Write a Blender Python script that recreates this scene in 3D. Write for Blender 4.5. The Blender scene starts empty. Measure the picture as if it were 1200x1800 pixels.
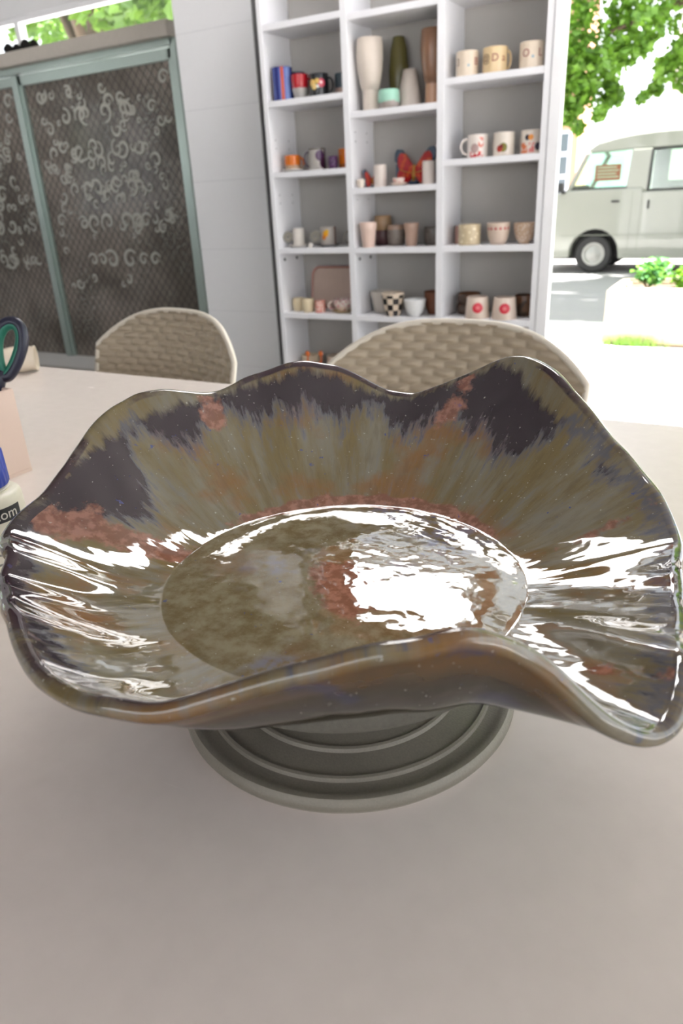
import bpy, bmesh, math, random
from mathutils import Vector, Matrix, noise
PI = math.pi
random.seed(7)
scn = bpy.context.scene
COL = scn.collection

# ------------------------------------------------------------------ camera
RIGHT = Vector((0.87578543, 0.48041508, -0.04691729))
DOWN = Vector((0.15767199, -0.37658279, -0.91286633))
FWD = Vector((-0.45622300, 0.79207749, -0.40555372))
cam_d = bpy.data.cameras.new('camera')
cam = bpy.data.objects.new('camera', cam_d); COL.objects.link(cam)
mw = Matrix.Identity(4)
for i in range(3):
    mw[i][0] = RIGHT[i]; mw[i][1] = -DOWN[i]; mw[i][2] = -FWD[i]
mw[2][3] = 1.02
cam.matrix_world = mw
cam_d.sensor_fit = 'VERTICAL'; cam_d.sensor_height = 36.0
cam_d.lens = 1237.742 / 1800 * 36
cam_d.clip_start = 0.01; cam_d.clip_end = 300
cam_d.dof.use_dof = True; cam_d.dof.focus_distance = 0.46; cam_d.dof.aperture_fstop = 11
scn.camera = cam

# ------------------------------------------------------------------ world, sun, exposure
w = bpy.data.worlds.new('sky'); scn.world = w; w.use_nodes = True
bg = w.node_tree.nodes['Background']
bg.inputs[0].default_value = (0.90, 0.95, 1.0, 1); bg.inputs[1].default_value = 1.9
sd = bpy.data.lights.new('sun', 'SUN'); sd.energy = 36.0; sd.angle = 0.02; sd.color = (1.0, 0.97, 0.94)
sun = bpy.data.objects.new('sun', sd); COL.objects.link(sun)
sun.rotation_euler = Vector((0.9, 0.10, 1.2)).to_track_quat('Z', 'Y').to_euler()
vs = scn.view_settings
vs.view_transform = 'Standard'; vs.look = 'None'; vs.gamma = 1.0; vs.use_curve_mapping = False
vs.exposure = 0.75

# ------------------------------------------------------------------ helpers
class NT:
    """small helper for node materials"""
    def __init__(s, name):
        s.mat = bpy.data.materials.new(name); s.mat.use_nodes = True
        s.t = s.mat.node_tree; s.n = s.t.nodes; s.b = s.n['Principled BSDF']
    def lk(s, a, sock):
        if isinstance(a, (int, float)):
            sock.default_value = a
        elif isinstance(a, (tuple, list)):
            sock.default_value = tuple(a) + ((1,) if len(a) == 3 and len(sock.default_value) == 4 else ())
        else:
            s.t.links.new(a, sock)
    def m(s, op, a, b=0.0, c=None, clamp=False):
        k = s.n.new('ShaderNodeMath'); k.operation = op; k.use_clamp = clamp
        s.lk(a, k.inputs[0]); s.lk(b, k.inputs[1])
        if c is not None: s.lk(c, k.inputs[2])
        return k.outputs[0]
    def step(s, x, a, b):
        k = s.n.new('ShaderNodeMapRange'); k.interpolation_type = 'SMOOTHSTEP'
        s.lk(x, k.inputs[0]); s.lk(a, k.inputs[1]); s.lk(b, k.inputs[2])
        return k.outputs[0]
    def mix(s, f, a, b):
        k = s.n.new('ShaderNodeMix'); k.data_type = 'RGBA'
        s.lk(f, k.inputs[0]); s.lk(a, k.inputs[6]); s.lk(b, k.inputs[7])
        return k.outputs[2]
    def coord(s, kind='Object'):
        return s.n.new('ShaderNodeTexCoord').outputs[kind]
    def attr(s, name, out='Fac'):
        k = s.n.new('ShaderNodeAttribute'); k.attribute_name = name; return k.outputs[out]
    def sep(s, v):
        k = s.n.new('ShaderNodeSeparateXYZ'); s.lk(v, k.inputs[0]); return k.outputs
    def comb(s, x, y, z):
        k = s.n.new('ShaderNodeCombineXYZ'); s.lk(x, k.inputs[0]); s.lk(y, k.inputs[1]); s.lk(z, k.inputs[2]); return k.outputs[0]
    def noise(s, scale, vec=None, detail=3, rough=0.55, dist=0.0, out=0):
        k = s.n.new('ShaderNodeTexNoise'); k.inputs['Scale'].default_value = scale
        k.inputs['Detail'].default_value = detail; k.inputs['Roughness'].default_value = rough
        k.inputs['Distortion'].default_value = dist
        s.t.links.new(vec if vec is not None else s.coord(), k.inputs['Vector'])
        return k.outputs[out]
    def voro(s, scale, vec=None, feature='F1', out='Distance'):
        k = s.n.new('ShaderNodeTexVoronoi'); k.feature = feature; k.inputs['Scale'].default_value = scale
        s.t.links.new(vec if vec is not None else s.coord(), k.inputs['Vector'])
        return k.outputs[out]
    def bump(s, h, strength=0.2, dist=0.01):
        k = s.n.new('ShaderNodeBump'); k.inputs['Strength'].default_value = strength; k.inputs['Distance'].default_value = dist
        s.lk(h, k.inputs['Height']); s.t.links.new(k.outputs[0], s.b.inputs['Normal'])
    def set(s, col=None, rough=None, metal=None, **kw):
        if col is not None: s.lk(col, s.b.inputs['Base Color'])
        if rough is not None: s.lk(rough, s.b.inputs['Roughness'])
        if metal is not None: s.lk(metal, s.b.inputs['Metallic'])
        for k, v in kw.items(): s.lk(v, s.b.inputs[k.replace('_', ' ')])
        return s.mat
    def disc(s, u, v, u0, v0, cw, ch, rad, soft=0.002):
        """disc of radius rad (metres) on a vessel of circumference cw and height ch"""
        dx = s.m('MULTIPLY', s.m('SUBTRACT', u, u0), cw); dy = s.m('MULTIPLY', s.m('SUBTRACT', v, v0), ch)
        d = s.m('SQRT', s.m('ADD', s.m('MULTIPLY', dx, dx), s.m('MULTIPLY', dy, dy)))
        return s.m('SUBTRACT', 1.0, s.step(d, rad - soft, rad + soft)), d

def lin(r, g, b):
    f = lambda c: (c / 255 / 12.92) if c / 255 <= 0.04045 else ((c / 255 + 0.055) / 1.055) ** 2.4
    return (f(r), f(g), f(b))

_M = {}
def plain(name, col, rough=0.5, metal=0.0, var=0.08, scale=30, bump=0.0, **kw):
    if name in _M: return _M[name]
    n = NT(name)
    f = n.noise(scale)
    c2 = tuple(max(0, c * (1 - var * 2)) for c in col)
    n.set(n.mix(f, col, c2), rough, metal, **kw)
    if bump: n.bump(n.noise(scale * 4), bump, 0.002)
    _M[name] = n.mat
    return n.mat

class MB:
    def __init__(s): s.v = []; s.f = []
    def add(s, v, f):
        o = len(s.v); s.v += [tuple(p) for p in v]; s.f += [tuple(i + o for i in q) for q in f]; return s
    def box(s, x0, x1, y0, y1, z0, z1, b=0.0):
        if b <= 0:
            v = [(x, y, z) for z in (z0, z1) for y in (y0, y1) for x in (x0, x1)]
            return s.add(v, [(0, 2, 3, 1), (4, 5, 7, 6), (0, 1, 5, 4), (2, 6, 7, 3), (0, 4, 6, 2), (1, 3, 7, 5)])
        bm = bmesh.new(); bmesh.ops.create_cube(bm, size=1)
        for p in bm.verts:
            p.co = Vector(((x0 + x1) / 2 + p.co.x * (x1 - x0), (y0 + y1) / 2 + p.co.y * (y1 - y0), (z0 + z1) / 2 + p.co.z * (z1 - z0)))
        bmesh.ops.bevel(bm, geom=bm.edges[:], offset=b, segments=2, affect='EDGES')
        return s.bm(bm)
    def bm(s, bm):
        bm.verts.index_update(); s.add([p.co for p in bm.verts], [[q.index for q in f.verts] for f in bm.faces]); bm.free(); return s
    def prism(s, pts, a0, a1, axis='y'):
        """polygon pts (u,v) extruded along axis; y: (x,z) plane, z: (x,y) plane, x: (y,z) plane"""
        n = len(pts)
        g = {'y': lambda p, a: (p[0], a, p[1]), 'z': lambda p, a: (p[0], p[1], a), 'x': lambda p, a: (a, p[0], p[1])}[axis]
        v = [g(p, a0) for p in pts] + [g(p, a1) for p in pts]
        f = [tuple(range(n)), tuple(range(2 * n - 1, n - 1, -1))] + [(i, i + n, (i + 1) % n + n, (i + 1) % n) for i in range(n)]
        return s.add(v, f)
    def lathe(s, prof, n=32, cx=0, cy=0, close=False, fn=None):
        o = len(s.v); k = len(prof)
        for j in range(n):
            a = 2 * PI * j / n
            for i, (r, z) in enumerate(prof):
                rr = r * fn(a, z) if fn else r
                s.v.append((cx + rr * math.cos(a), cy + rr * math.sin(a), z))
        for j in range(n):
            j2 = (j + 1) % n
            for i in range(k if close else k - 1):
                i2 = (i + 1) % k
                s.f.append((o + j * k + i, o + j2 * k + i, o + j2 * k + i2, o + j * k + i2))
        return s
    def tube(s, path, r, n=8, caps=True, rads=None, closed=False, flat=1.0):
        P = [Vector(p) for p in path]; o = len(s.v); m = len(P); up = Vector((0, 0, 1)); prev = None
        for i, p in enumerate(P):
            t = (P[(i + 1) % m] - P[i - 1]) if closed else (P[min(i + 1, m - 1)] - P[max(i - 1, 0)])
            t.normalize()
            if prev is None:
                a = t.cross(up) if abs(t.z) < 0.95 else t.cross(Vector((1, 0, 0)))
            else:
                a = prev - t * prev.dot(t)
            a.normalize(); prev = a; b = t.cross(a)
            rr = rads[i] if rads else r
            for k in range(n):
                q = 2 * PI * k / n
                s.v.append(tuple(p + a * (rr * math.cos(q)) + b * (rr * flat * math.sin(q))))
        for i in range(m if closed else m - 1):
            i2 = (i + 1) % m
            for k in range(n):
                k2 = (k + 1) % n
                s.f.append((o + i * n + k, o + i2 * n + k, o + i2 * n + k2, o + i * n + k2))
        if caps and not closed:
            s.f.append(tuple(o + k for k in range(n))); s.f.append(tuple(o + (m - 1) * n + k for k in reversed(range(n))))
        return s
    def sphere(s, c, r, n=12, sx=1, sy=1, sz=1):
        prof = [(max(1e-4, r * math.sin(PI * i / n)), -r * math.cos(PI * i / n)) for i in range(n + 1)]
        o = len(s.v); s.lathe(prof, 2 * n)
        for i in range(o, len(s.v)):
            x, y, z = s.v[i]; s.v[i] = (c[0] + x * sx, c[1] + y * sy, c[2] + z * sz)
        return s
    def build(s, name, mat, parent=None, smooth=None, loc=None):
        me = bpy.data.meshes.new(name); me.from_pydata(s.v, [], s.f)
        bm = bmesh.new(); bm.from_mesh(me); bmesh.ops.recalc_face_normals(bm, faces=bm.faces); bm.to_mesh(me); bm.free()
        if mat: me.materials.append(mat)
        if smooth is not None:
            for p in me.polygons: p.use_smooth = True
            if smooth < 3: me.set_sharp_from_angle(angle=smooth)
        ob = bpy.data.objects.new(name, me); COL.objects.link(ob)
        if parent: ob.parent = parent
        if loc: ob.location = loc
        return ob

def tag(o, label=None, cat=None, group=None, kind=None):
    if label: o['label'] = label
    if cat: o['category'] = cat
    if group: o['group'] = group
    if kind: o['kind'] = kind
    return o
def empty(name, loc=(0, 0, 0), rz=0.0):
    o = bpy.data.objects.new(name, None); o.empty_display_size = 0.05; COL.objects.link(o)
    o.location = loc; o.rotation_euler = (0, 0, rz); return o
def copy_tree(o, parent=None):
    c = o.copy(); COL.objects.link(c); c.parent = parent
    for ch in list(o.children): copy_tree(ch, c)
    return c
def struct(name, mb, mat, parent=None, **kw):
    o = mb.build(name, mat, parent, **kw)
    if parent is None: o['kind'] = 'structure'
    return o
def text_mesh(s, size, depth=0.0005):
    cu = bpy.data.curves.new('t', 'FONT'); cu.body = s; cu.size = size; cu.extrude = depth; cu.align_x = 'CENTER'; cu.align_y = 'CENTER'; cu.resolution_u = 3
    o = bpy.data.objects.new('t', cu); COL.objects.link(o)
    me = o.to_mesh(); v = [tuple(p.co) for p in me.vertices]; f = [tuple(q.vertices) for q in me.polygons]
    o.to_mesh_clear(); bpy.data.objects.remove(o); bpy.data.curves.remove(cu)
    return v, f

# ------------------------------------------------------------------ materials
M_wall = plain('white_paint', lin(236, 236, 238), 0.6, var=0.02)
M_ceil = plain('ceiling_paint', lin(116, 112, 110), 0.8, var=0.02)
M_panel = plain('white_tile', lin(238, 238, 241), 0.35, var=0.015)
M_grout = plain('grey_grout', lin(228, 228, 232), 0.8)
M_shelf = plain('white_melamine', lin(236, 236, 240), 0.45, var=0.02)
M_shelfback = plain('shelf_back', lin(180, 177, 173), 0.6, var=0.03)
M_steel = plain('dark_screw', lin(70, 72, 75), 0.35, 0.8)
M_alu = plain('green_grey_aluminium', lin(176, 190, 184), 0.28, 0.65, var=0.05)
M_alu_d = plain('dark_seal', lin(38, 44, 44), 0.4)
M_header = plain('beige_header', lin(196, 188, 178), 0.5)
M_floor = plain('floor_screed', lin(170, 166, 160), 0.4, var=0.06, scale=4)

def table_mat():
    n = NT('white_laminate')
    big = n.noise(3.0, detail=2); fine = n.noise(60, detail=4)
    c = n.mix(fine, lin(226, 215, 209), lin(216, 205, 199))
    sc = n.noise(1.0, vec=n.comb(*[n.m('MULTIPLY', n.sep(n.coord())[0], 8.0), n.m('MULTIPLY', n.sep(n.coord())[1], 160.0), 0.0]), detail=2)
    r = n.m('ADD', 0.20, n.m('MULTIPLY', sc, 0.10))
    n.set(c, r); n.lk(0.2, n.b.inputs['Specular IOR Level']); n.bump(n.noise(120, detail=3), 0.03, 0.002)
    return n.mat
M_table = table_mat()

def road_mat():
    n = NT('asphalt')
    a = n.noise(60, detail=4); b = n.noise(1.2, detail=3)
    c = n.mix(a, lin(112, 112, 114), lin(146, 145, 146)); c = n.mix(n.m('MULTIPLY', b, 0.5), c, lin(160, 156, 150))
    n.set(c, 0.85); n.bump(a, 0.3, 0.01); return n.mat
M_road = road_mat()
M_pave = plain('pale_concrete', lin(222, 220, 218), 0.8, var=0.05, scale=6, bump=0.1)

# ------------------------------------------------------------------ room shell
struct('floor', MB().box(-6.2, 3.2, -3.3, 3.34, -0.22, 0.0).box(-6.2, -2.03, 3.34, 3.5, -0.22, 0.0).box(-6.2, -2.03, 3.5, 4.06, -0.22, -0.12), M_floor)
struct('ceiling', MB().box(-6.2, 3.2, -3.2, 4.06, 3.4, 3.5), M_ceil)
struct('wall_rear', MB().box(-6.2, 3.2, -3.3, -3.2, 0, 0.95).box(-6.2, 3.2, -3.3, -3.2, 2.5, 3.4).box(-6.2, -2.7, -3.3, -3.2, 0.95, 2.5).box(2.4, 3.2, -3.3, -3.2, 0.95, 2.5), plain('taupe_paint', lin(140, 130, 120), 0.7))
# right wall with a low parapet; unseen glazing added to light room and dish
struct('wall_right', MB().box(3.1, 3.2, -3.2, -1.6, 0, 3.4).box(3.1, 3.2, 3.1, 3.34, 0, 3.4).box(3.1, 3.2, -1.6, 3.1, 0, 0.5).box(3.1, 3.2, -1.6, 3.1, 3.15, 3.4), M_wall)
# left wall with an unseen window, added for reflections in the doors
struct('wall_left', MB().box(-6.2, -6.1, -3.2, 0.9, 0, 3.4).box(-6.2, -6.1, 2.2, 4.06, 0, 3.4).box(-6.2, -6.1, 0.9, 2.2, 0, 0.9).box(-6.2, -6.1, 0.9, 2.2, 2.1, 3.4), M_wall)
# street wall: behind the shelves, with a transom light above; open doorway on the right
struct('wall_street', MB().box(-2.72, -2.03, 3.80, 3.9, -0.12, 3.4).box(-2.06, -2.03, 3.24, 3.80, 0, 3.4).box(-2.03, -0.80, 3.24, 3.32, 0, 2.12).box(-0.80, 3.2, 3.24, 3.34, 3.15, 3.4), M_wall)
struct('wall_upper', MB().box(-2.03, -0.80, 3.24, 3.32, 2.44, 3.4), plain('terracotta_reflector', lin(158, 98, 76), 0.7))  # unseen terracotta patch, added to warm the reflections in the dish
struct('wall_entrance', MB().box(-6.2, -3.215, 3.98, 4.06, 1.98, 2.02).box(-3.215, -2.72, 3.92, 4.06, -0.12, 3.4).box(-6.2, -3.215, 3.98, 4.06, 2.25, 3.4).box(-2.80, -2.72, 3.5, 3.92, -0.12, 3.4), M_wall)
# tiled column between entrance and shelves
colm = struct('wall_column', MB().box(-2.718, -2.246, 3.3012, 3.80, 0, 3.4), M_grout)
zs = [0.0, 0.16, 0.47, 0.80, 1.14, 1.475, 1.81, 2.15, 2.48, 2.82, 3.12, 3.40]
for a, b in zip(zs[:-1], zs[1:]):
    MB().box(-2.72, -2.244, 3.3, 3.3016, a + 0.0015, b - 0.0015, 0.0005).build('tile', M_panel, colm)
struct('trim_1', MB().box(-2.246, -2.240, 3.296, 3.42, 0, 3.4, 0.002), plain('recess_shade', lin(140, 138, 140), 0.6))  # strip coloured grey for the shade in the gap beside the column
# door jamb at the right end of the shelves
jamb = struct('trim_2', MB().box(-0.752, -0.708, 2.995, 3.03, 0, 3.15, 0.003), M_panel)
struct('trim_3', MB().box(-0.800, -0.780, 3.236, 3.34, 0, 3.15, 0.003), plain('jamb_strip', lin(190, 192, 180), 0.4))
MG_glass = None
def glass_mat():
    n = NT('clear_glass')
    g = n.n.new('ShaderNodeBsdfGlossy'); g.inputs['Roughness'].default_value = 0.02
    t = n.n.new('ShaderNodeBsdfTransparent'); t.inputs[0].default_value = (0.975, 0.978, 0.982, 1)
    m = n.n.new('ShaderNodeMixShader'); m.inputs[0].default_value = 0.07
    n.t.links.new(t.outputs[0], m.inputs[1]); n.t.links.new(g.outputs[0], m.inputs[2])
    n.t.links.new(m.outputs[0], n.n['Material Output'].inputs[0]); return n.mat
M_glass = glass_mat()
def window_unit(name, mb_frame, panes):
    fr = struct(name, mb_frame, M_panel)
    for p in panes: MB().box(*p).build('pane', M_glass, fr)
window_unit('window_1', MB().box(-2.03, -0.80, 3.25, 3.31, 2.12, 2.15).box(-2.03, -0.80, 3.25, 3.31, 2.41, 2.44).box(-1.38, -1.35, 3.25, 3.31, 2.15, 2.41), [(-2.03, -1.38, 3.275, 3.281, 2.15, 2.41), (-1.35, -0.80, 3.275, 3.281, 2.15, 2.41)])
window_unit('window_2', MB().box(-6.19, -6.11, 0.9, 2.2, 0.9, 0.95).box(-6.19, -6.11, 0.9, 2.2, 2.05, 2.1).box(-6.19, -6.11, 1.53, 1.57, 0.95, 2.05), [(-6.153, -6.147, 0.9, 1.53, 0.95, 2.05), (-6.153, -6.147, 1.57, 2.2, 0.95, 2.05)])
window_unit('window_4', MB().box(3.11, 3.19, -1.6, 3.1, 0.5, 0.55).box(3.11, 3.19, -1.6, 3.1, 3.10, 3.15).box(3.11, 3.19, 0.73, 0.77, 0.55, 3.1), [(3.147, 3.153, -1.6, 0.73, 0.55, 3.1), (3.147, 3.153, 0.77, 3.1, 0.55, 3.1)])
window_unit('window_5', MB().box(-2.7, 2.4, -3.29, -3.21, 0.95, 1.0).box(-2.7, 2.4, -3.29, -3.21, 2.45, 2.5).box(-0.15, -0.1, -3.29, -3.21, 1.0, 2.45), [(-2.7, -0.15, -3.253, -3.247, 1.0, 2.45), (-0.1, 2.4, -3.253, -3.247, 1.0, 2.45)])  # unseen rear glazing, added to light the surfaces that face it
window_unit('window_3', MB().box(-6.1, -3.215, 3.99, 4.05, 2.02, 2.05).box(-6.1, -3.215, 3.99, 4.05, 2.22, 2.25).box(-4.68, -4.64, 3.99, 4.05, 2.05, 2.22), [(-6.1, -4.68, 4.017, 4.023, 2.05, 2.22), (-4.64, -3.215, 4.017, 4.023, 2.05, 2.22)])

# ------------------------------------------------------------------ entrance: sliding doors with dark ornamented glass
def pane_mat():
    n = NT('dark_ornament_glass')
    o = n.coord(); s = n.sep(o)
    x, z = s[0], s[2]
    warp = n.noise(5.0, vec=o, detail=3, out=1)
    k = n.n.new('ShaderNodeVectorMath'); k.operation = 'MULTIPLY_ADD'; n.t.links.new(warp, k.inputs[0]); k.inputs[1].default_value = (0.12, 0.12, 0.12); n.t.links.new(o, k.inputs[2])
    big = n.noise(2.2, vec=o, detail=4)
    c = n.mix(n.step(big, 0.35, 0.7), lin(106, 98, 90), lin(150, 140, 131))
    rings = n.m('SINE', n.m('MULTIPLY', n.voro(9.0, k.outputs[0]), 26.0))
    rmask = n.m('MULTIPLY', n.step(rings, 0.45, 0.9), n.step(n.noise(3.3, vec=o, detail=2), 0.46, 0.62))
    c = n.mix(n.m('MULTIPLY', rmask, 0.5), c, lin(168, 168, 160))
    n.set(c, 0.16, 0.0); n.lk(0.3, n.b.inputs['Specular IOR Level'])
    return n.mat
M_pane = pane_mat()
M_mesh = plain('dark_lattice', lin(28, 27, 25), 0.5)
M_curl = plain('pale_scroll', lin(190, 188, 178), 0.45, var=0.15)
def sliding_door(name, x0, x1, y, z0, z1, fw, seed):
    d = struct(name, MB().box(x0, x0 + fw * 0.8, y, y + 0.05, z0, z1, 0.004).box(x1 - fw, x1, y, y + 0.05, z0, z1, 0.004).box(x0, x1, y, y + 0.05, z1 - fw * 1.1, z1, 0.004).box(x0, x1, y, y + 0.05, z0, z0 + 0.025, 0.004), M_alu)
    px0, px1, pz0, pz1 = x0 + fw * 0.8, x1 - fw, z0 + 0.025, z1 - fw * 1.1
    MB().box(px0, px1, y + 0.022, y + 0.03, pz0, pz1).build('pane', M_pane, d)
    rnd = random.Random(seed)
    # diagonal lattice on the glass
    L = MB(); st = 0.062; w_ = 0.0022
    rng = int((px1 - px0 + pz1 - pz0) / st) + 2
    def clip(ax, az, dx, dz):
        t0, t1 = 0.0, 9.0
        for p, q, lo, hi in ((ax, dx, px0, px1), (az, dz, pz0, pz1)):
            a, b = (lo - p) / q, (hi - p) / q
            if a > b: a, b = b, a
            t0, t1 = max(t0, a), min(t1, b)
        return (t0, t1) if t1 - t0 > 0.03 else None
    for i in range(rng):
        for sgn in (1, -1):
            ax = px0 if sgn == 1 else px1; az = pz0 - (px1 - px0) * 1.25 + i * st * 1.25
            r_ = clip(ax, az, 0.625 * sgn, 0.78)
            if r_:
                t0, t1 = r_
                a = Vector((ax + 0.625 * sgn * t0, y + 0.0205, az + 0.78 * t0)); b = Vector((ax + 0.625 * sgn * t1, y + 0.0205, az + 0.78 * t1))
                nrm = Vector((0.78, 0, -0.625 * sgn)) * w_
                L.add([a - nrm, a + nrm, b + nrm, b - nrm] , [(0, 1, 2, 3)])
                L.add([v + Vector((0, 0.0015, 0)) for v in (a - nrm, a + nrm, b + nrm, b - nrm)], [(3, 2, 1, 0)])
    tag(L.build('lattice', M_mesh, d), kind='stuff')
    # scroll ornament, denser in the middle of the pane
    S = MB()
    def spiral(cx, cz, r, turn, ph, hand):
        pts = []
        for i in range(26):
            t = i / 25; rr = r * (1 - 0.82 * t); a = ph + hand * turn * t
            pts.append((cx + rr * math.cos(a), y + 0.018, cz + rr * math.sin(a)))
        S.tube(pts, 0.006, n=6, rads=[0.25 * (0.0035 + r * 0.16 * math.sin(PI * min(1, i / 25 + .1))) for i in range(26)], flat=4.0)
    for k in range(110):
        cx = rnd.uniform(px0 + 0.06, px1 - 0.06); cz = min(pz1 - 0.08, max(pz0 + .05, rnd.gauss(1.25, 0.34))); r = rnd.uniform(0.018, 0.05)
        spiral(cx, cz, r, rnd.uniform(4, 8), rnd.uniform(0, 6.28), rnd.choice((1, -1)))
    for cz in (1.62, 1.40, 1.17, 0.95, 0.7):              # mirrored pairs
        for dx in (0.09, 0.2, 0.3):
            m = (px0 + px1) / 2 + rnd.uniform(-.05, .05); r = rnd.uniform(0.04, 0.07); ph = rnd.uniform(0, 6.28)
            if px0 + .08 < m - dx and m + dx < px1 - .08:
                spiral(m + dx, cz, r, 7, ph, 1); spiral(m - dx, cz, r, 7, PI - ph, -1)
    tag(S.build('scroll_ornament', M_curl, d, smooth=1.0), kind='stuff')
    return d
sliding_door('door_1', -4.66, -3.24, 3.90, -0.12, 1.90, 0.055, 3)
sliding_door('door_2', -6.05, -4.69, 3.915, -0.12, 1.90, 0.05, 5)
struct('trim_4', MB().box(-6.1, -3.215, 3.86, 3.98, 1.905, 1.94, 0.004), M_alu)
struct('trim_5', MB().box(-6.1, -3.19, 3.80, 3.98, 1.94, 2.02, 0.004), M_header)
struct('trim_6', MB().box(-3.24, -3.19, 3.86, 3.97, -0.12, 1.94, 0.004), M_alu)
struct('trim_7', MB().box(-4.70, -4.64, 3.885, 3.90, -0.12, 1.90, 0.003), M_alu)
M_cone = plain('dark_cone', lin(34, 30, 28), 0.8)
cone_lab = ['small dark pine cone on ledge above the sliding doors']
for i, (x, s_) in enumerate(((-4.60, 1.0), (-4.52, 0.8), (-4.43, 1.05), (-4.35, 0.85))):
    mb = MB(); rnd = random.Random(i)
    for lv in range(6):
        for k in range(7):
            a = 2 * PI * k / 7 + lv * 0.45; rr = (0.022, 0.028, 0.028, 0.023, 0.016, 0.008)[lv] * s_; zz = (0.006 + lv * 0.008) * s_
            mb.sphere((rr * math.cos(a), rr * math.sin(a), zz + .002), 0.0095 * s_, 4, sz=0.7)
    mb.lathe([(0.001, 0.0), (0.02 * s_, 0.004 * s_), (0.024 * s_, 0.02 * s_), (0.01 * s_, 0.045 * s_), (0.001, 0.05 * s_)], 10)
    o = mb.build('pine_cone', M_cone, loc=(x, 3.84, 2.0205), smooth=1.0)
    tag(o, cone_lab[0], 'pine cone', 'pine cones on the door ledge')

# ------------------------------------------------------------------ unseen lamp and wall panel, added to light the table and dish
n_ = NT('added_lamp_diffuser'); n_.set((0.9, 0.9, 0.9), 0.6); n_.lk((1.0, 0.97, 0.95), n_.b.inputs['Emission Color']); n_.b.inputs['Emission Strength'].default_value = 12.0
lp = empty('added_lamp', (-1.05, 2.4, 3.4))
MB().box(-0.49, 0.49, -0.29, 0.29, -0.05, 0, 0.004).build('frame', M_panel, lp)
MB().box(-0.46, 0.46, -0.26, 0.26, -0.056, -0.0505).build('diffuser', n_.mat, lp)
nb = NT('fill_panel_face'); nb.set((0.9, 0.9, 0.9), 0.5); nb.lk((1.0, 0.985, 0.97), nb.b.inputs['Emission Color']); nb.b.inputs['Emission Strength'].default_value = 8.0  # glowing panel added for the bright reflection on the dish floor
lb = empty('fill_panel', (-1.35, 3.236, 2.46))
MB().box(-0.41, 0.41, -0.07, 0, 0, 0.62, 0.004).build('case', M_panel, lb)
MB().box(-0.385, 0.385, -0.074, -0.0705, 0.025, 0.595).build('face', nb.mat, lb)
tag(lb, 'added unseen glowing panel on the wall above the shelf unit', 'fill_panel')
tag(lp, 'added unseen panel lamp on the ceiling before the shelf unit', 'lamp')

# ------------------------------------------------------------------ shelf unit
sh = empty('shelf_unit', (-1.40, 3.11, 0))
tag(sh, 'tall white open shelf unit with three columns of pottery', 'shelf')
def shp(name, x0, x1, y0, y1, z0, z1, m=M_shelf, b=0.0015):
    return MB().box(x0 + 1.40, x1 + 1.40, y0 - 3.11, y1 - 3.11, z0, z1, b).build(name, m, sh)
YF, YB = 3.0, 3.225
shp('side_panel', -2.022, -2.000, YF, YB, 0, 2.10)
shp('side_panel', -0.780, -0.756, YF, YB, 0, 2.10)
shp('divider', -1.619, -1.589, YF, YB, 0, 2.10)
shp('divider', -1.198, -1.168, YF, YB, 0, 2.10)
shp('back_panel', -2.022, -0.756, YB, YB + 0.008, 0, 2.10, M_shelfback, 0)
shp('top_panel', -2.022, -0.756, YF, YB, 2.10, 2.122)
COLS = ((-2.000, -1.619), (-1.589, -1.198), (-1.168, -0.780))
ROWS = ((0.06, 0.222, 0.519, 0.818, 1.145, 1.430, 1.715), (0.06, 0.222, 0.517, 0.816, 1.061, 1.354, 1.70), (0.06, 0.222, 0.519, 0.818, 1.146, 1.431, 1.715))
for (a, b), zz in zip(COLS, ROWS):
    for z in zz: shp('shelf_board', a, b, YF + 0.001, YB, z - 0.024, z)
for xs in (-2.000, -1.589):
    for yy in (3.045, 3.155):
        m = MB().lathe([(0.0, 0.0), (0.007, 0.0), (0.007, 0.003), (0.0, 0.004)], 12)
        m.v = [(z, x, y) for x, y, z in m.v]
        m.build('screw', M_steel, sh, loc=(xs + 1.40, yy - 3.11, 0.765))
        for zz in (1.28, 1.245, 1.05, 1.015):
            m = MB().lathe([(0.0, 0.0), (0.0028, 0.0), (0.0028, 0.0006), (0.0, 0.0008)], 8); m.v = [(z, x, y) for x, y, z in m.v]
            m.build('peg_hole', M_steel, sh, loc=(xs + 1.40, yy - 3.11, zz))

# ------------------------------------------------------------------ table
TZ = 0.74
tb = empty('work_table', (-0.4, 0.2, 0))
MB().box(-1.30, 2.1, -1.0, 0.748, TZ - 0.035, TZ, 0.003).build('tabletop', M_table, tb)
M_leg = plain('white_metal_leg', lin(225, 225, 226), 0.35)
for x in (-1.22, 2.0):
    for y in (-0.92, 0.66):
        MB().box(x - 0.03, x + 0.03, y - 0.03, y + 0.03, 0, TZ - 0.035, 0.004).build('leg', M_leg, tb)
tag(tb, 'large glossy white work table carrying the wavy glazed dish', 'table')

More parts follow.
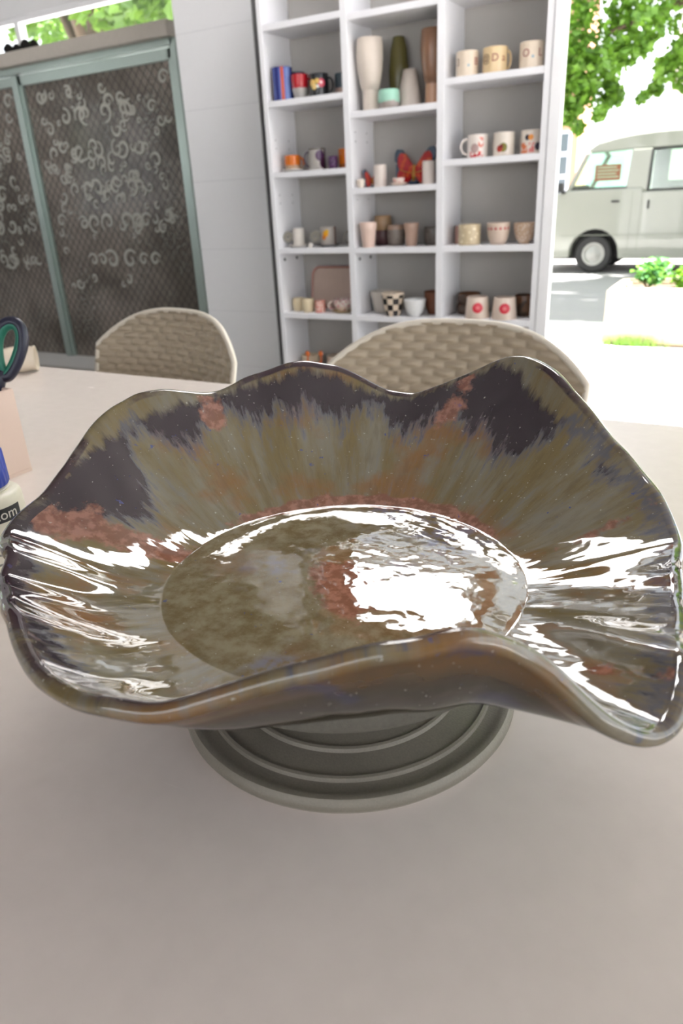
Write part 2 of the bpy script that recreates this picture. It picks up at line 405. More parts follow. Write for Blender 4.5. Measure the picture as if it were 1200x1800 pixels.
# ------------------------------------------------------------------ banding wheel
DC = (-0.18, 0.311)
bw = empty('banding_wheel', (DC[0], DC[1], TZ))
tag(bw, 'grey metal turntable with concentric ridges under the wavy dish', 'turntable')
def cast_mat():
    n = NT('cast_grey_metal')
    g = n.noise(900, detail=2); b = n.noise(25, detail=3)
    geo = n.n.new('ShaderNodeNewGeometry'); pt = n.step(geo.outputs['Pointiness'], 0.52, 0.62)
    c = n.mix(b, lin(124, 117, 106), lin(146, 138, 126)); c = n.mix(n.m('MULTIPLY', g, 0.45), c, lin(80, 75, 68))
    c = n.mix(n.m('MULTIPLY', pt, 0.6), c, lin(168, 160, 146))
    n.set(c, 0.5, 0.15); n.bump(g, 0.25, 0.0006); return n.mat
M_cast = cast_mat()
prof = [(0.0, 0.0), (0.0955, 0.0), (0.0968, 0.0025), (0.0965, 0.006), (0.0945, 0.0082), (0.0915, 0.0085), (0.0895, 0.0072), (0.0835, 0.0078), (0.0828, 0.0098), (0.0812, 0.0102), (0.0800, 0.0085),
        (0.0660, 0.0105), (0.0652, 0.0125), (0.0636, 0.0129), (0.0624, 0.0112), (0.0490, 0.014), (0.0482, 0.016), (0.0466, 0.0164), (0.0454, 0.0148), (0.034, 0.018), (0.028, 0.022), (0.026, 0.03), (0.026, 0.05), (0.0, 0.05)]
MB().lathe(prof, 128).build('base', M_cast, bw, smooth=0.7).scale = (1.04, 1.04, 1.0)
MB().lathe([(0.0, 0.050), (0.096, 0.050), (0.1005, 0.052), (0.102, 0.057), (0.1005, 0.062), (0.097, 0.064), (0.0, 0.064)], 128).build('wheel_head', plain('worn_head_metal', lin(112, 108, 98), 0.6, 0.1, var=0.2, scale=400, bump=0.3), bw, smooth=0.7)

# ------------------------------------------------------------------ the wavy glazed dish
import numpy as np
RIM = [(-174.3, 0.1778, 0.116), (-172.9, 0.1847, 0.106), (-164.1, 0.1771, 0.108), (-153.1, 0.172, 0.109), (-142.4, 0.173, 0.11), (-134.3, 0.1741, 0.11), (-128.0, 0.1726, 0.111), (-121.9, 0.1711, 0.112), (-116.8, 0.1686, 0.114), (-111.5, 0.165, 0.117), (-107.1, 0.1616, 0.12), (-102.6, 0.1594, 0.124), (-96.6, 0.1584, 0.13), (-90.7, 0.1574, 0.135), (-84.9, 0.1574, 0.139), (-79.8, 0.1576, 0.14), (-76.2, 0.1588, 0.14), (-72.6, 0.1606, 0.138), (-68.6, 0.1615, 0.133), (-65.2, 0.1657, 0.127), (-62.9, 0.1736, 0.12), (-61.4, 0.1805, 0.112), (-59.6, 0.1867, 0.106), (-56.2, 0.1913, 0.098), (-54.1, 0.1953, 0.095), (-52.0, 0.1966, 0.097), (-48.1, 0.192, 0.1), (-41.4, 0.1843, 0.103), (-34.6, 0.1791, 0.103), (-24.9, 0.1756, 0.1), (-17.4, 0.1755, 0.1), (-11.1, 0.1796, 0.098), (-5.3, 0.1867, 0.099), (-0.8, 0.1882, 0.104), (4.9, 0.1878, 0.112), (13.7, 0.1898, 0.121), (21.1, 0.1912, 0.13), (28.9, 0.196, 0.143), (35.2, 0.1978, 0.153), (42.4, 0.2102, 0.161), (47.0, 0.2158, 0.165), (51.2, 0.2198, 0.164), (55.2, 0.2183, 0.16), (59.0, 0.2088, 0.153), (64.5, 0.1984, 0.143), (70.8, 0.1947, 0.137), (77.6, 0.1957, 0.14), (84.3, 0.2032, 0.15), (89.3, 0.2059, 0.157), (95.6, 0.2069, 0.16), (102.1, 0.2058, 0.159), (108.5, 0.2066, 0.155), (112.9, 0.2014, 0.15), (117.1, 0.2005, 0.147), (122.2, 0.2009, 0.15), (127.8, 0.2057, 0.156), (133.8, 0.2086, 0.157), (140.0, 0.2046, 0.153), (146.3, 0.2004, 0.143), (157.0, 0.1896, 0.13), (165.8, 0.1885, 0.122), (172.2, 0.1933, 0.118), (178.3, 0.1934, 0.113)]
NTH = 960
TH = np.linspace(-180, 180, NTH, endpoint=False)
def periodic(pts, sig):
    a = np.array([p[0] for p in pts]); v = np.array([p[1] for p in pts])
    a = np.concatenate([a - 360, a, a + 360]); v = np.concatenate([v, v, v])
    o = np.argsort(a); y = np.interp(TH, a[o], v[o])
    k = np.arange(-40, 41) * 360 / NTH; g = np.exp(-k * k / (2 * sig * sig)); g /= g.sum()
    return np.convolve(np.concatenate([y[-40:], y, y[:40]]), g, 'valid')
RR = periodic([(a, r - 0.0035) for a, r, z in RIM], 1.3); ZZ = periodic([(a, z) for a, r, z in RIM], 1.3)
RS = periodic([(a, r) for a, r, z in RIM], 7.0); ZS = periodic([(a, z) for a, r, z in RIM], 7.0)
# how bulged the wall is (1 = straight, larger = hugging the floor first)
PW = periodic([(-180, 1.5), (-150, 1.9), (-120, 2.4), (-80, 2.7), (-55, 1.8), (-30, 1.4), (0, 1.35), (40, 1.35), (90, 1.35), (140, 1.35)], 6)
RF, ZF = 0.103, 0.080
NF, NW = 46, 130
thr = np.radians(TH)
# local frame of the dish: angle 0 points along (0.866,0.5), 90 deg away from the viewer
cx_, sy_ = 0.866 * np.cos(thr) - 0.5 * np.sin(thr), 0.5 * np.cos(thr) + 0.866 * np.sin(thr)
rows_r, rows_z, rows_t = [], [], []
for i in range(1, NF + 1):
    t = i / NF
    rows_r.append(RF * t * np.ones(NTH)); rows_t.append(t)
    rows_z.append(np.full(NTH, ZF + 0.0022 * (1 - t * t) - 0.0003 * math.exp(-((t - 0.97) / 0.05) ** 2)))
for i in range(1, NW + 1):
    s_ = i / NW
    bl = s_ ** 1.3                                      # the waves grow towards the rim
    R_ = RS * (1 - bl) + RR * bl; Z_ = ZS * (1 - bl) + ZZ * bl
    rows_r.append(RF + (R_ - RF) * s_); rows_t.append(1 + s_)
    zz = ZF + (Z_ - ZF) * (0.25 * s_ + 0.75 * s_ ** PW)
    rows_z.append(zz - 0.0003 * math.exp(-(s_ / 0.08) ** 2))
Rg = np.array(rows_r); Zg = np.array(rows_z); tg = np.array(rows_t)
# finger-made irregularities
wob = np.zeros_like(Rg)
for k, (m_, ph, am) in enumerate(((7, .4, .0007), (13, 2.1, .0005), (23, 1.2, .0003), (31, 4.0, .0002))):
    wob += am * np.cos(m_ * thr[None, :] + ph + 3.0 * tg[:, None] * (1 + .3 * k))
Zg = Zg + wob * (np.clip((tg - 0.7) / 0.9, 0, 1) ** 2 * 1.5)[:, None]
X = Rg * cx_[None, :]; Y = Rg * sy_[None, :]
P = np.stack([X, Y, Zg], -1)
du = np.gradient(P, axis=0); dv = np.roll(P, -1, axis=1) - np.roll(P, 1, axis=1)
Nn = np.cross(du, dv); Nn /= np.linalg.norm(Nn, axis=-1, keepdims=True); Nn *= np.sign(Nn[..., 2:3].mean())
thick = 0.0072
tt = np.where(tg < 1, 0.008, thick) + 0.0012 * np.clip((tg - 1.9) / 0.1, 0, 1)
Pout = P - Nn * tt[:, None, None]
NR = NF + NW
verts = [(0, 0, ZF + 0.0022)] + P.reshape(-1, 3).tolist()
uvt = [(0.0, 0.0, 0.0)] + [(math.cos(a), math.sin(a), t) for t in tg for a in thr]
faces = [(0, 1 + j, 1 + (j + 1) % NTH) for j in range(NTH)]
idx = lambda i, j: 1 + i * NTH + j % NTH
for i in range(NR - 1):
    for j in range(NTH): faces.append((idx(i, j), idx(i + 1, j), idx(i + 1, j + 1), idx(i, j + 1)))
# rounded lip
last = [idx(NR - 1, j) for j in range(NTH)]
Pi, Po = P[-1], Pout[-1]; mid = (Pi + Po) / 2; axr = Pi - mid
out = P[-1] - P[-4]; out /= np.linalg.norm(out, axis=-1, keepdims=True); rad = np.linalg.norm(axr, axis=-1, keepdims=True)
for k in range(1, 8):
    a = PI * k / 8
    ring = mid + axr * math.cos(a) + out * rad * 1.15 * math.sin(a)
    st = len(verts); verts += ring.tolist(); uvt += [(math.cos(q), math.sin(q), 2.0 + 0.05 * k / 8) for q in thr]
    cur = list(range(st, st + NTH))
    for j in range(NTH): faces.append((last[j], cur[j], cur[(j + 1) % NTH], last[(j + 1) % NTH]))
    last = cur
# outer wall down to the foot
for i in range(NR - 1, int(NF * 0.75), -2):
    st = len(verts); verts += Pout[i].tolist(); uvt += [(math.cos(q), math.sin(q), 2.05 + (2.0 - tg[i])) for q in thr]
    cur = list(range(st, st + NTH))
    for j in range(NTH): faces.append((last[j], cur[j], cur[(j + 1) % NTH], last[(j + 1) % NTH]))
    last = cur
verts.append((0, 0, float(Pout[NF // 2, :, 2].mean()))); uvt.append((0, 0, 3.9)); ce = len(verts) - 1
faces += [(last[(j + 1) % NTH], last[j], ce) for j in range(NTH)]

# glaze: how far the dark aubergine band runs down from the rim, by angle
DK = periodic([(-180, .10), (-165, .10), (-150, .12), (-135, .16), (-110, .12), (-90, .07), (-75, .12), (-64, .16), (-50, .08), (-30, .05), (-15, .06), (0, .02), (12, .08), (17, .18), (22, .06), (30, .08), (36, .36), (41, .52), (46, .46), (50, .36), (54, .44), (60, .26), (64, .22), (68, .32), (73, .34), (77, .22), (81, .12), (86, .28), (91, .32), (96, .24), (101, .32), (106, .20), (110, .30), (114, .16), (120, .10), (125, .26), (130, .36), (134, .30), (138, .14), (142, .12), (146, .44), (150, .56), (155, .60), (160, .48), (166, .32), (174, .14)], 1.2)
UP = periodic([(-180, 0), (30, .16), (40, .18), (48, .10), (56, .02), (70, .02), (84, .10), (92, .05), (104, .08), (112, .02), (120, .05), (130, .12), (138, .14), (146, .12), (158, .02), (170, 0)], 2)   # olive margin left at the rim
def glaze_mat():
    n = NT('drip_glaze')
    g = n.sep(n.attr('gl', 'Vector')); c_, s_, t = g[0], g[1], g[2]
    dk, upm, cop_refl = n.attr('dark'), n.attr('margin'), n.attr('copper_reflection')
    rad = n.comb(n.m('MULTIPLY', c_, 1.0), n.m('MULTIPLY', s_, 1.0), n.m('MULTIPLY', t, 0.16))      # stretched along the run of the glaze
    obj = n.coord()
    wall = n.step(t, 0.96, 1.06)
    st1 = n.noise(7.0, vec=rad, detail=5, rough=0.6); st2 = n.noise(26.0, vec=rad, detail=5, rough=0.65); st3 = n.noise(70.0, vec=rad, detail=3)
    b1 = n.noise(14.0, vec=obj, detail=5, rough=0.6); b2 = n.noise(75.0, vec=obj, detail=6, rough=0.65); sp = n.noise(160.0, vec=obj, detail=3)
    olive, grey, ochre = lin(108, 94, 58), lin(118, 112, 96), lin(124, 84, 38)
    wallc = n.mix(n.step(st1, 0.36, 0.66), olive, grey)
    wallc = n.mix(n.m('MULTIPLY', n.step(b1, 0.50, 0.66), 0.75), wallc, ochre)
    wallc = n.mix(n.m('MULTIPLY', n.step(st2, 0.5, 0.75), 0.45), wallc, lin(104, 107, 112))
    wallc = n.mix(n.m('MULTIPLY', n.step(st2, 0.52, 0.30), 0.25), wallc, lin(62, 52, 36))
    floorc = n.mix(n.step(b2, 0.34, 0.64), lin(102, 88, 56), lin(132, 122, 98))
    floorc = n.mix(n.m('MULTIPLY', n.step(b1, 0.5, 0.64), 0.6), floorc, lin(108, 76, 40))
    floorc = n.mix(n.m('MULTIPLY', n.m('MULTIPLY', n.step(n.noise(9.0, vec=obj, detail=4), 0.5, 0.62), n.step(b2, 0.42, 0.6)), 0.75), floorc, lin(98, 104, 138))
    c = n.mix(wall, floorc, wallc)
    # dark band from the rim with feathered drips
    lo = n.m('SUBTRACT', 2.0, dk)
    edge = n.m('ADD', t, n.m('ADD', n.m('MULTIPLY', n.m('SUBTRACT', st2, 0.5), 0.55), n.m('MULTIPLY', n.m('SUBTRACT', st3, 0.5), 0.22)))
    d = n.m('SUBTRACT', edge, lo)
    band = n.step(d, -0.03, 0.05)
    halo = n.m('MULTIPLY', n.step(d, -0.15, 0.02), n.m('SUBTRACT', 1.0, n.step(d, 0.0, 0.12)))
    hi = n.m('SUBTRACT', 2.0, upm)
    top = n.step(n.m('SUBTRACT', n.m('ADD', t, n.m('MULTIPLY', n.m('SUBTRACT', st2, 0.5), 0.22)), hi), -0.02, 0.05)
    isup = n.m('MULTIPLY', n.m('LESS_THAN', t, 2.035), n.m('GREATER_THAN', t, 1.02))
    c = n.mix(n.m('MULTIPLY', n.m('MULTIPLY', halo, isup), 0.65), c, lin(70, 76, 98))
    c = n.mix(n.m('MULTIPLY', n.m('MULTIPLY', band, n.m('SUBTRACT', 1.0, n.m('MULTIPLY', top, 0.9))), isup), c, n.mix(st1, lin(34, 25, 33), lin(50, 42, 50)))
    # lip itself: thin dark line then brown olive
    lip = n.m('MULTIPLY', n.step(t, 1.975, 1.99), n.m('SUBTRACT', 1.0, n.step(t, 2.01, 2.03)))
    c = n.mix(n.m('MULTIPLY', lip, n.step(b1, 0.38, 0.55)), c, lin(48, 30, 40))
    outer = n.step(t, 2.03, 2.06)
    oc = n.mix(n.step(b1, 0.4, 0.62), lin(66, 54, 34), lin(86, 60, 28)); oc = n.mix(n.step(t, 2.10, 2.25), oc, lin(52, 46, 37))
    oc = n.mix(n.m('MULTIPLY', n.step(n.noise(30.0, vec=obj), 0.6, 0.68), 0.7), oc, lin(50, 52, 78))
    c = n.mix(outer, c, oc)
    # reddish reflections painted into the glaze colour at folds, floor ring and centre
    cm = n.m('MULTIPLY', n.step(n.m('ADD', cop_refl, n.m('ADD', n.m('MULTIPLY', n.m('SUBTRACT', b1, 0.5), 1.3), n.m('MULTIPLY', n.m('SUBTRACT', b2, 0.5), 0.9))), 0.42, 0.62), n.m('SUBTRACT', 1.0, outer))
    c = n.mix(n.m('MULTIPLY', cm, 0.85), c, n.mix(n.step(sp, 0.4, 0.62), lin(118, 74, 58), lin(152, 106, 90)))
    blue = n.m('MULTIPLY', n.step(sp, 0.66, 0.72), n.step(n.noise(22.0, vec=obj), 0.52, 0.6))
    c = n.mix(n.m('MULTIPLY', blue, 0.8), c, lin(58, 68, 122))
    pale = n.step(n.noise(420.0, vec=obj, detail=1), 0.73, 0.77)
    c = n.mix(n.m('MULTIPLY', pale, 0.4), c, lin(186, 186, 176))
    n.set(c, n.m('ADD', 0.015, n.m('MULTIPLY', b2, 0.04)), 0.0)
    n.lk(n.m('SUBTRACT', 1.8, n.m('MULTIPLY', outer, 0.35)), n.b.inputs['IOR'])
    n.bump(n.m('ADD', n.m('ADD', n.m('MULTIPLY', n.noise(22.0, vec=obj, detail=3, rough=0.5), 0.7), n.m('MULTIPLY', n.m('MULTIPLY', n.noise(85.0, vec=obj, detail=2, rough=0.5), n.m('SUBTRACT', 1.0, wall)), 0.14)), n.m('MULTIPLY', n.m('MULTIPLY', n.noise(9.0, vec=rad, detail=2), wall), 0.35)), 0.23, 0.006)
    return n.mat
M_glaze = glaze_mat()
dish = empty('wavy_dish', (DC[0], DC[1], TZ))
tag(dish, 'large wavy-edged glazed ceramic dish in olive and aubergine on the turntable', 'dish')
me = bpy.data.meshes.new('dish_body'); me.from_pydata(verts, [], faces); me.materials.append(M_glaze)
bm = bmesh.new(); bm.from_mesh(me); bmesh.ops.recalc_face_normals(bm, faces=bm.faces); bm.to_mesh(me); bm.free()
for p in me.polygons: p.use_smooth = True
A = np.array(uvt, dtype=np.float32); ang = np.degrees(np.arctan2(A[:, 1], A[:, 0])); T_ = A[:, 2]
def by_angle(arr): return np.interp(ang, np.append(TH, 180), np.append(arr, arr[0])).astype(np.float32)
at = me.attributes.new('gl', 'FLOAT_VECTOR', 'POINT'); at.data.foreach_set('vector', A.ravel())
at = me.attributes.new('dark', 'FLOAT', 'POINT'); at.data.foreach_set('value', by_angle(DK))
at = me.attributes.new('margin', 'FLOAT', 'POINT'); at.data.foreach_set('value', by_angle(UP))
S_ = np.clip(T_ - 1, 0, 1)
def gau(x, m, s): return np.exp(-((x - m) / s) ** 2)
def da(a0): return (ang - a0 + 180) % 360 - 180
cop_refl = 0.95 * gau(T_, 1.03, 0.075) * np.clip(gau(da(85), 0, 75), 0, 1)  # mask for the warm reflections painted into the dish colour
cop_refl = np.maximum(cop_refl, 0.74 * gau(da(171 - 10 * (1 - S_)), 0, 7) * (T_ > 1) * (S_ < .95))
cop_refl = np.maximum(cop_refl, 0.62 * gau(da(4), 0, 3.0) * (T_ > 1.02) * (T_ < 2))
cop_refl = np.maximum(cop_refl, 0.62 * gau(da(-46), 0, 3.5) * np.clip((S_ - .3) / .3, 0, 1) * (T_ < 2))
cop_refl = np.maximum(cop_refl, 0.72 * gau(da(120), 0, 5) * np.clip((S_ - .55) / .25, 0, 1) * (T_ < 2.0))
cop_refl = np.maximum(cop_refl, 0.66 * gau(da(60), 0, 5) * np.clip((S_ - .5) / .3, 0, 1) * (T_ < 2.0))
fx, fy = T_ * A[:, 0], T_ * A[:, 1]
cop_refl = np.maximum(cop_refl, 0.95 * np.exp(-((fx - 0.0) / .26) ** 2 - ((fy + 0.15) / .42) ** 2) * (T_ < 1))
at = me.attributes.new('copper_reflection', 'FLOAT', 'POINT'); at.data.foreach_set('value', cop_refl.astype(np.float32))
db = bpy.data.objects.new('dish_body', me); COL.objects.link(db); db.parent = dish
M_clay = plain('unglazed_clay', lin(120, 112, 100), 0.85, bump=0.2)
zb = float(Pout[NF - 6, :, 2].min())
MB().lathe([(0.064, zb + 0.004), (0.064, 0.066), (0.066, 0.0642), (0.078, 0.0642), (0.080, 0.066), (0.081, zb + 0.004)], 96).build('foot_ring', M_clay, dish, smooth=0.8)
# ------------------------------------------------------------------ woven shell chairs
M_chair = plain('taupe_plastic_weave', lin(172, 158, 138), 0.5, var=0.04)
M_chrim = plain('pale_plastic_rim', lin(214, 206, 192), 0.4, var=0.02)
def chair_outline(x):
    return 0.808 - 0.08 * (abs(x) / 0.24) ** 3
def make_chair(loc, rz, lab):
    r = empty('shell_chair', loc, rz)
    tag(r, lab, 'chair', 'woven shell chairs at the table')
    zb_, W = 0.40, 0.245
    def half(z):                                        # half width of the back at height z
        if z > 0.728: return 0.24 * max(0.0, (0.808 - z) / 0.08) ** (1 / 3)
        return 0.24 - 0.03 * ((0.728 - z) / 0.33) ** 2
    def shell(x, z):                                    # depth of the curved back (y, + away from the table)
        return 0.05 + 0.10 * (z - 0.43) / 0.38 - 0.9 * x * x
    nx, nz = 190, 200
    mb = MB(); idx_ = {}
    def weave(x, z):
        row = (z + 5) / 0.0148; k = math.floor(row); fz = row - k
        col = (x + 5) / 0.042 + 0.5 * (k % 2); fx = col - math.floor(col)
        hx = math.sin(PI * fx); hz = math.sin(PI * fz) ** 0.8
        return 0.0065 * hx * hz
    zt = 0.807
    for side in (0, 1):
        for i in range(nz + 1):
            q = i / nz; z = zb_ + (zt - zb_) * (1 - (1 - q) ** 1.7)
            h = half(z)
            for j in range(nx + 1):
                x = h * (2 * j / nx - 1)
                y = shell(x, z)
                y = (y - weave(x, z)) if side == 0 else (y + 0.006 + weave(x, z) * 0.6)
                idx_[side, i, j] = len(mb.v); mb.v.append((x, y, z))
    for side in (0, 1):
        for i in range(nz):
            for j in range(nx):
                mb.f.append((idx_[side, i, j], idx_[side, i, j + 1], idx_[side, i + 1, j + 1], idx_[side, i + 1, j]))
    for i in range(nz):
        for j in (0, nx): mb.f.append((idx_[0, i, j], idx_[0, i + 1, j], idx_[1, i + 1, j], idx_[1, i, j]))
    for j in range(nx):
        for i in (0, nz): mb.f.append((idx_[0, i, j], idx_[0, i, j + 1], idx_[1, i, j + 1], idx_[1, i, j]))
    mb.build('backrest', M_chair, r, smooth=3.2)
    path = []
    for k in range(41):
        z = zb_ + (0.728 - zb_) * k / 40; path.append((-half(z), z))
    for k in range(1, 60):
        x = -0.24 + 0.48 * k / 60; path.append((x, chair_outline(x)))
    for k in range(41):
        z = 0.728 - (0.728 - zb_) * k / 40; path.append((half(z), z))
    MB().tube([(x, shell(x, z) + 0.002, z) for x, z in path], 0.006, n=10).build('rim', M_chrim, r, smooth=3.2)
    # seat
    s_ = MB(); ns = 26
    g = {}
    for sd_ in (0, 1):
        for i in range(ns + 1):
            for j in range(ns + 1):
                u, v = 2 * i / ns - 1, 2 * j / ns - 1
                a, b = u * math.sqrt(1 - v * v / 2), v * math.sqrt(1 - u * u / 2)
                x, y = 0.235 * (0.55 * u + 0.45 * a), -0.17 + 0.22 * (0.55 * v + 0.45 * b)
                g[sd_, i, j] = len(s_.v); s_.v.append((x, y, 0.415 + 0.03 * (u * u) + 0.02 * max(0, v) ** 2 - 0.012 * sd_))
    for sd_ in (0, 1):
        for i in range(ns):
            for j in range(ns): s_.f.append((g[sd_, i, j], g[sd_, i + 1, j], g[sd_, i + 1, j + 1], g[sd_, i, j + 1]))
    for k in range(ns):
        for e in ((lambda d_, k_: g[d_, k_, 0]), (lambda d_, k_: g[d_, k_, ns]), (lambda d_, k_: g[d_, 0, k_]), (lambda d_, k_: g[d_, ns, k_])):
            s_.f.append((e(0, k), e(0, k + 1), e(1, k + 1), e(1, k)))
    s_.build('seat', M_chair, r, smooth=0.9)
    for sx in (-1, 1):
        for sy in (-1, 1):
            MB().tube([(0.16 * sx, -0.17 + 0.14 * sy, 0.42), (0.21 * sx, -0.17 + 0.20 * sy, 0.0)], 0.014, rads=[0.015, 0.011], n=12).build('leg', M_chrim, r, smooth=0.8)
    return r
make_chair((-0.443, 1.085, 0), 0.0, 'taupe woven-pattern shell chair in front of the white shelf unit')
make_chair((-1.135, 1.10, 0), -0.18, 'taupe woven-pattern shell chair in front of the dark sliding doors')

# ------------------------------------------------------------------ things on the left of the table
# pen box (open, pinkish beige) with scissors
pb = empty('pen_box', (-0.775, 0.447, TZ))
M_box = plain('pinkish_beige_card', lin(214, 190, 176), 0.6, var=0.02)
hx, hy, hz, tk = 0.056, 0.064, 0.100, 0.004
MB().box(-hx, hx, -hy, hy, 0, 0.004).build('bottom', M_box, pb)
for a in ((hx - tk, hx, -hy, hy), (-hx, -hx + tk, -hy, hy), (-hx + tk, hx - tk, hy - tk, hy), (-hx + tk, hx - tk, -hy, -hy + tk)):
    MB().box(*a, 0.004, hz, 0.0008).build('side', M_box, pb)
tag(pb, 'pinkish beige open box holding scissors on the white table', 'box')
sc = empty('scissors', (-0.742, 0.478, TZ + 0.006))
tag(sc, 'navy scissors with green inner grips standing in the beige box', 'scissors')
M_navy = plain('navy_plastic', lin(24, 26, 48), 0.35); M_green = plain('green_rubber', lin(14, 104, 84), 0.45); M_blade = plain('steel_blade', lin(190, 192, 196), 0.25, 1.0)
# handle plane spanned by A (across) and B (up, leaning away)
SA = Vector((0.866, 0.5, 0)); SB = Vector((-0.06, 0.28, 1.0)).normalized(); SO = Vector((0, 0, 0)); SN = SA.cross(SB).normalized()
def sp_(a, b, c=0): return SO + SA * a + SB * b + SN * c
for k, s_ in enumerate((1, -1)):
    bl = MB()
    pts = [(-0.001 * s_, 0.004), (0.007 * s_, 0.03), (0.0075 * s_, 0.085), (-0.004 * s_, 0.088)]
    v = [sp_(a, b, 0.0008 * s_) for a, b in pts] + [sp_(a, b, 0.0022 * s_) for a, b in pts]
    bl.add(v, [(0, 1, 2, 3), (7, 6, 5, 4)] + [(i, i + 4, (i + 1) % 4 + 4, (i + 1) % 4) for i in range(4)]).build('blade', M_blade, sc)
    # handle: shank then an elongated loop
    cx0, cz0, ra, rb = 0.021 * s_, 0.140, 0.0155, 0.031
    loop = [(cx0 + (ra + 0.004 * math.sin(t)) * math.cos(t) + s_ * 0.004 * math.sin(t), cz0 + rb * math.sin(t)) for t in [2 * PI * i / 40 for i in range(40)]]
    hd = MB().tube([sp_(a, b) for a, b in loop], 0.0062, n=10, closed=True)
    hd.tube([sp_(a, b) for a, b in ((0.002 * s_, 0.076), (0.004 * s_, 0.09), (0.008 * s_, 0.105), (0.013 * s_, 0.117))], 0.007, rads=[0.0075, 0.0085, 0.0085, 0.007], n=10)
    h_ = hd.build('handle', M_navy, sc, smooth=3.2)
    inner = [(cx0 + (ra - 0.0038 + 0.004 * math.sin(t)) * math.cos(t) + s_ * 0.004 * math.sin(t), cz0 + (rb - 0.0038) * math.sin(t)) for t in [2 * PI * i / 40 for i in range(40)]]
    MB().tube([sp_(a, b) for a, b in inner], 0.0054, n=10, closed=True).build('grip', M_green, h_, smooth=3.2)

# glue bottle
gb = empty('glue_bottle', (-0.500, 0.305, TZ))
tag(gb, 'cream plastic bottle with blue cap and printed label by the dish', 'bottle')
M_cream = plain('cream_plastic', lin(228, 222, 204), 0.4, var=0.02); M_blue = plain('blue_cap', lin(30, 62, 170), 0.35, var=0.05)
MB().lathe([(0.0, 0.0), (0.028, 0.0), (0.030, 0.003), (0.030, 0.079), (0.0290, 0.083), (0.026, 0.0855), (0.0215, 0.0865), (0.0225, 0.0875), (0.0215, 0.0885), (0.018, 0.089), (0.018, 0.1), (0.0, 0.1)], 64).build('body', M_cream, gb, smooth=0.7)
MB().lathe([(0.0, 0.090), (0.0225, 0.090), (0.0230, 0.092), (0.0225, 0.116), (0.0205, 0.119), (0.0, 0.119)], 120, fn=lambda a, z: 1 + (0.025 * (0.5 + 0.5 * math.cos(30 * a)) if 0.0915 < z < 0.117 else 0)).build('cap', M_blue, gb, smooth=0.7)
M_ink = plain('black_ink', lin(40, 40, 42), 0.5); M_inkw = plain('white_ink', lin(226, 222, 212), 0.5); M_inkg = plain('grey_ink', lin(150, 146, 138), 0.5)
def wrap(v, R, a0, z0, off=0.0):
    return [((R + off + z) * math.cos(a0 + x / R), (R + off + z) * math.sin(a0 + x / R), z0 + y) for x, y, z in v]
def patch(w_, h_, nseg=12, th=0.0002):
    v = []; f = []
    for i in range(nseg + 1):
        x = -w_ / 2 + w_ * i / nseg
        v += [(x, -h_ / 2, 0), (x, h_ / 2, 0), (x, -h_ / 2, th), (x, h_ / 2, th)]
    for i in range(nseg):
        o = 4 * i; f += [(o, o + 4, o + 5, o + 1), (o + 2, o + 3, o + 7, o + 6), (o, o + 2, o + 6, o + 4), (o + 1, o + 5, o + 7, o + 3)]
    f += [(0, 1, 3, 2), (4 * nseg, 4 * nseg + 2, 4 * nseg + 3, 4 * nseg + 1)]
    return v, f
fa = math.atan2(-0.299, 0.478)                         # towards the viewer
AR = fa + 0.35
pv, pf = patch(0.036, 0.0110, 20); MB().add(wrap(pv, 0.030, AR, 0.0715), pf).build('label_block', M_ink, gb)
tv, tf = text_mesh('.com', 0.0115, 0.0001); MB().add(wrap(tv, 0.0303, AR + 0.10, 0.0718), tf).build('lettering', M_inkw, gb)
for z_, w_, o_ in ((0.053, 0.030, 0.05), (0.047, 0.028, -0.02), (0.041, 0.034, 0.05), (0.033, 0.030, 0.0)):
    pv, pf = patch(w_, 0.0018, 12); MB().add(wrap(pv, 0.030, AR + o_, z_), pf).build('print_line', M_inkg, gb)

# small cream pot lying on its side at the far table corner
cp = MB().lathe([(0.0, 0.0), (0.020, 0.0), (0.026, 0.004), (0.032, 0.030), (0.034, 0.055), (0.030, 0.085), (0.032, 0.092), (0.029, 0.092), (0.027, 0.085), (0.030, 0.055), (0.028, 0.03), (0.0, 0.008)], 40)
cpo = cp.build('cream_pot', plain('cream_ceramic', lin(226, 212, 192), 0.5), smooth=0.8)
cpo.rotation_euler = (PI / 2, 0.0, 2.3); cpo.location = (-1.245, 0.868, TZ + 0.0258); cpo.scale = (0.75, 0.75, 0.75)
tag(cpo, 'small cream ceramic pot lying on its side on the white table', 'pot')
# ------------------------------------------------------------------ pottery on the shelves
def cyl(n):
    s_ = n.sep(n.coord()); return n.m('ARCTAN2', s_[1], s_[0]), s_[2]
def pot_mat(name, base, fn=None, rough=0.25, R=0.04, H=0.09):
    n = NT(name)
    c = n.mix(n.noise(40), base, tuple(x * 0.88 for x in base))
    if fn: c = fn(n, c, *cyl(n))
    n.set(c, rough); return n.mat
def between(n, x, a, b, s_=0.02): return n.m('MULTIPLY', n.step(x, a - s_, a + s_), n.m('SUBTRACT', 1.0, n.step(x, b - s_, b + s_)))
def zone(a0, a1, z0, z1, col, soft=0.02, amt=1.0):
    def f(n, c, a, z): return n.mix(n.m('MULTIPLY', n.m('MULTIPLY', between(n, a, a0, a1, soft), between(n, z, z0, z1, 0.0012)), amt), c, col)
    return f
def blob(a0, z0, rad, col, R, soft=0.002):
    def f(n, c, a, z): return n.mix(n.disc(a, z, a0, z0, R, 1.0, rad, soft)[0], c, col)
    return f
def ringb(a0, z0, r0, r1, col, R):
    def f(n, c, a, z):
        d = n.disc(a, z, a0, z0, R, 1.0, r1)[1]
        return n.mix(between(n, d, r0, r1, 0.001), c, col)
    return f
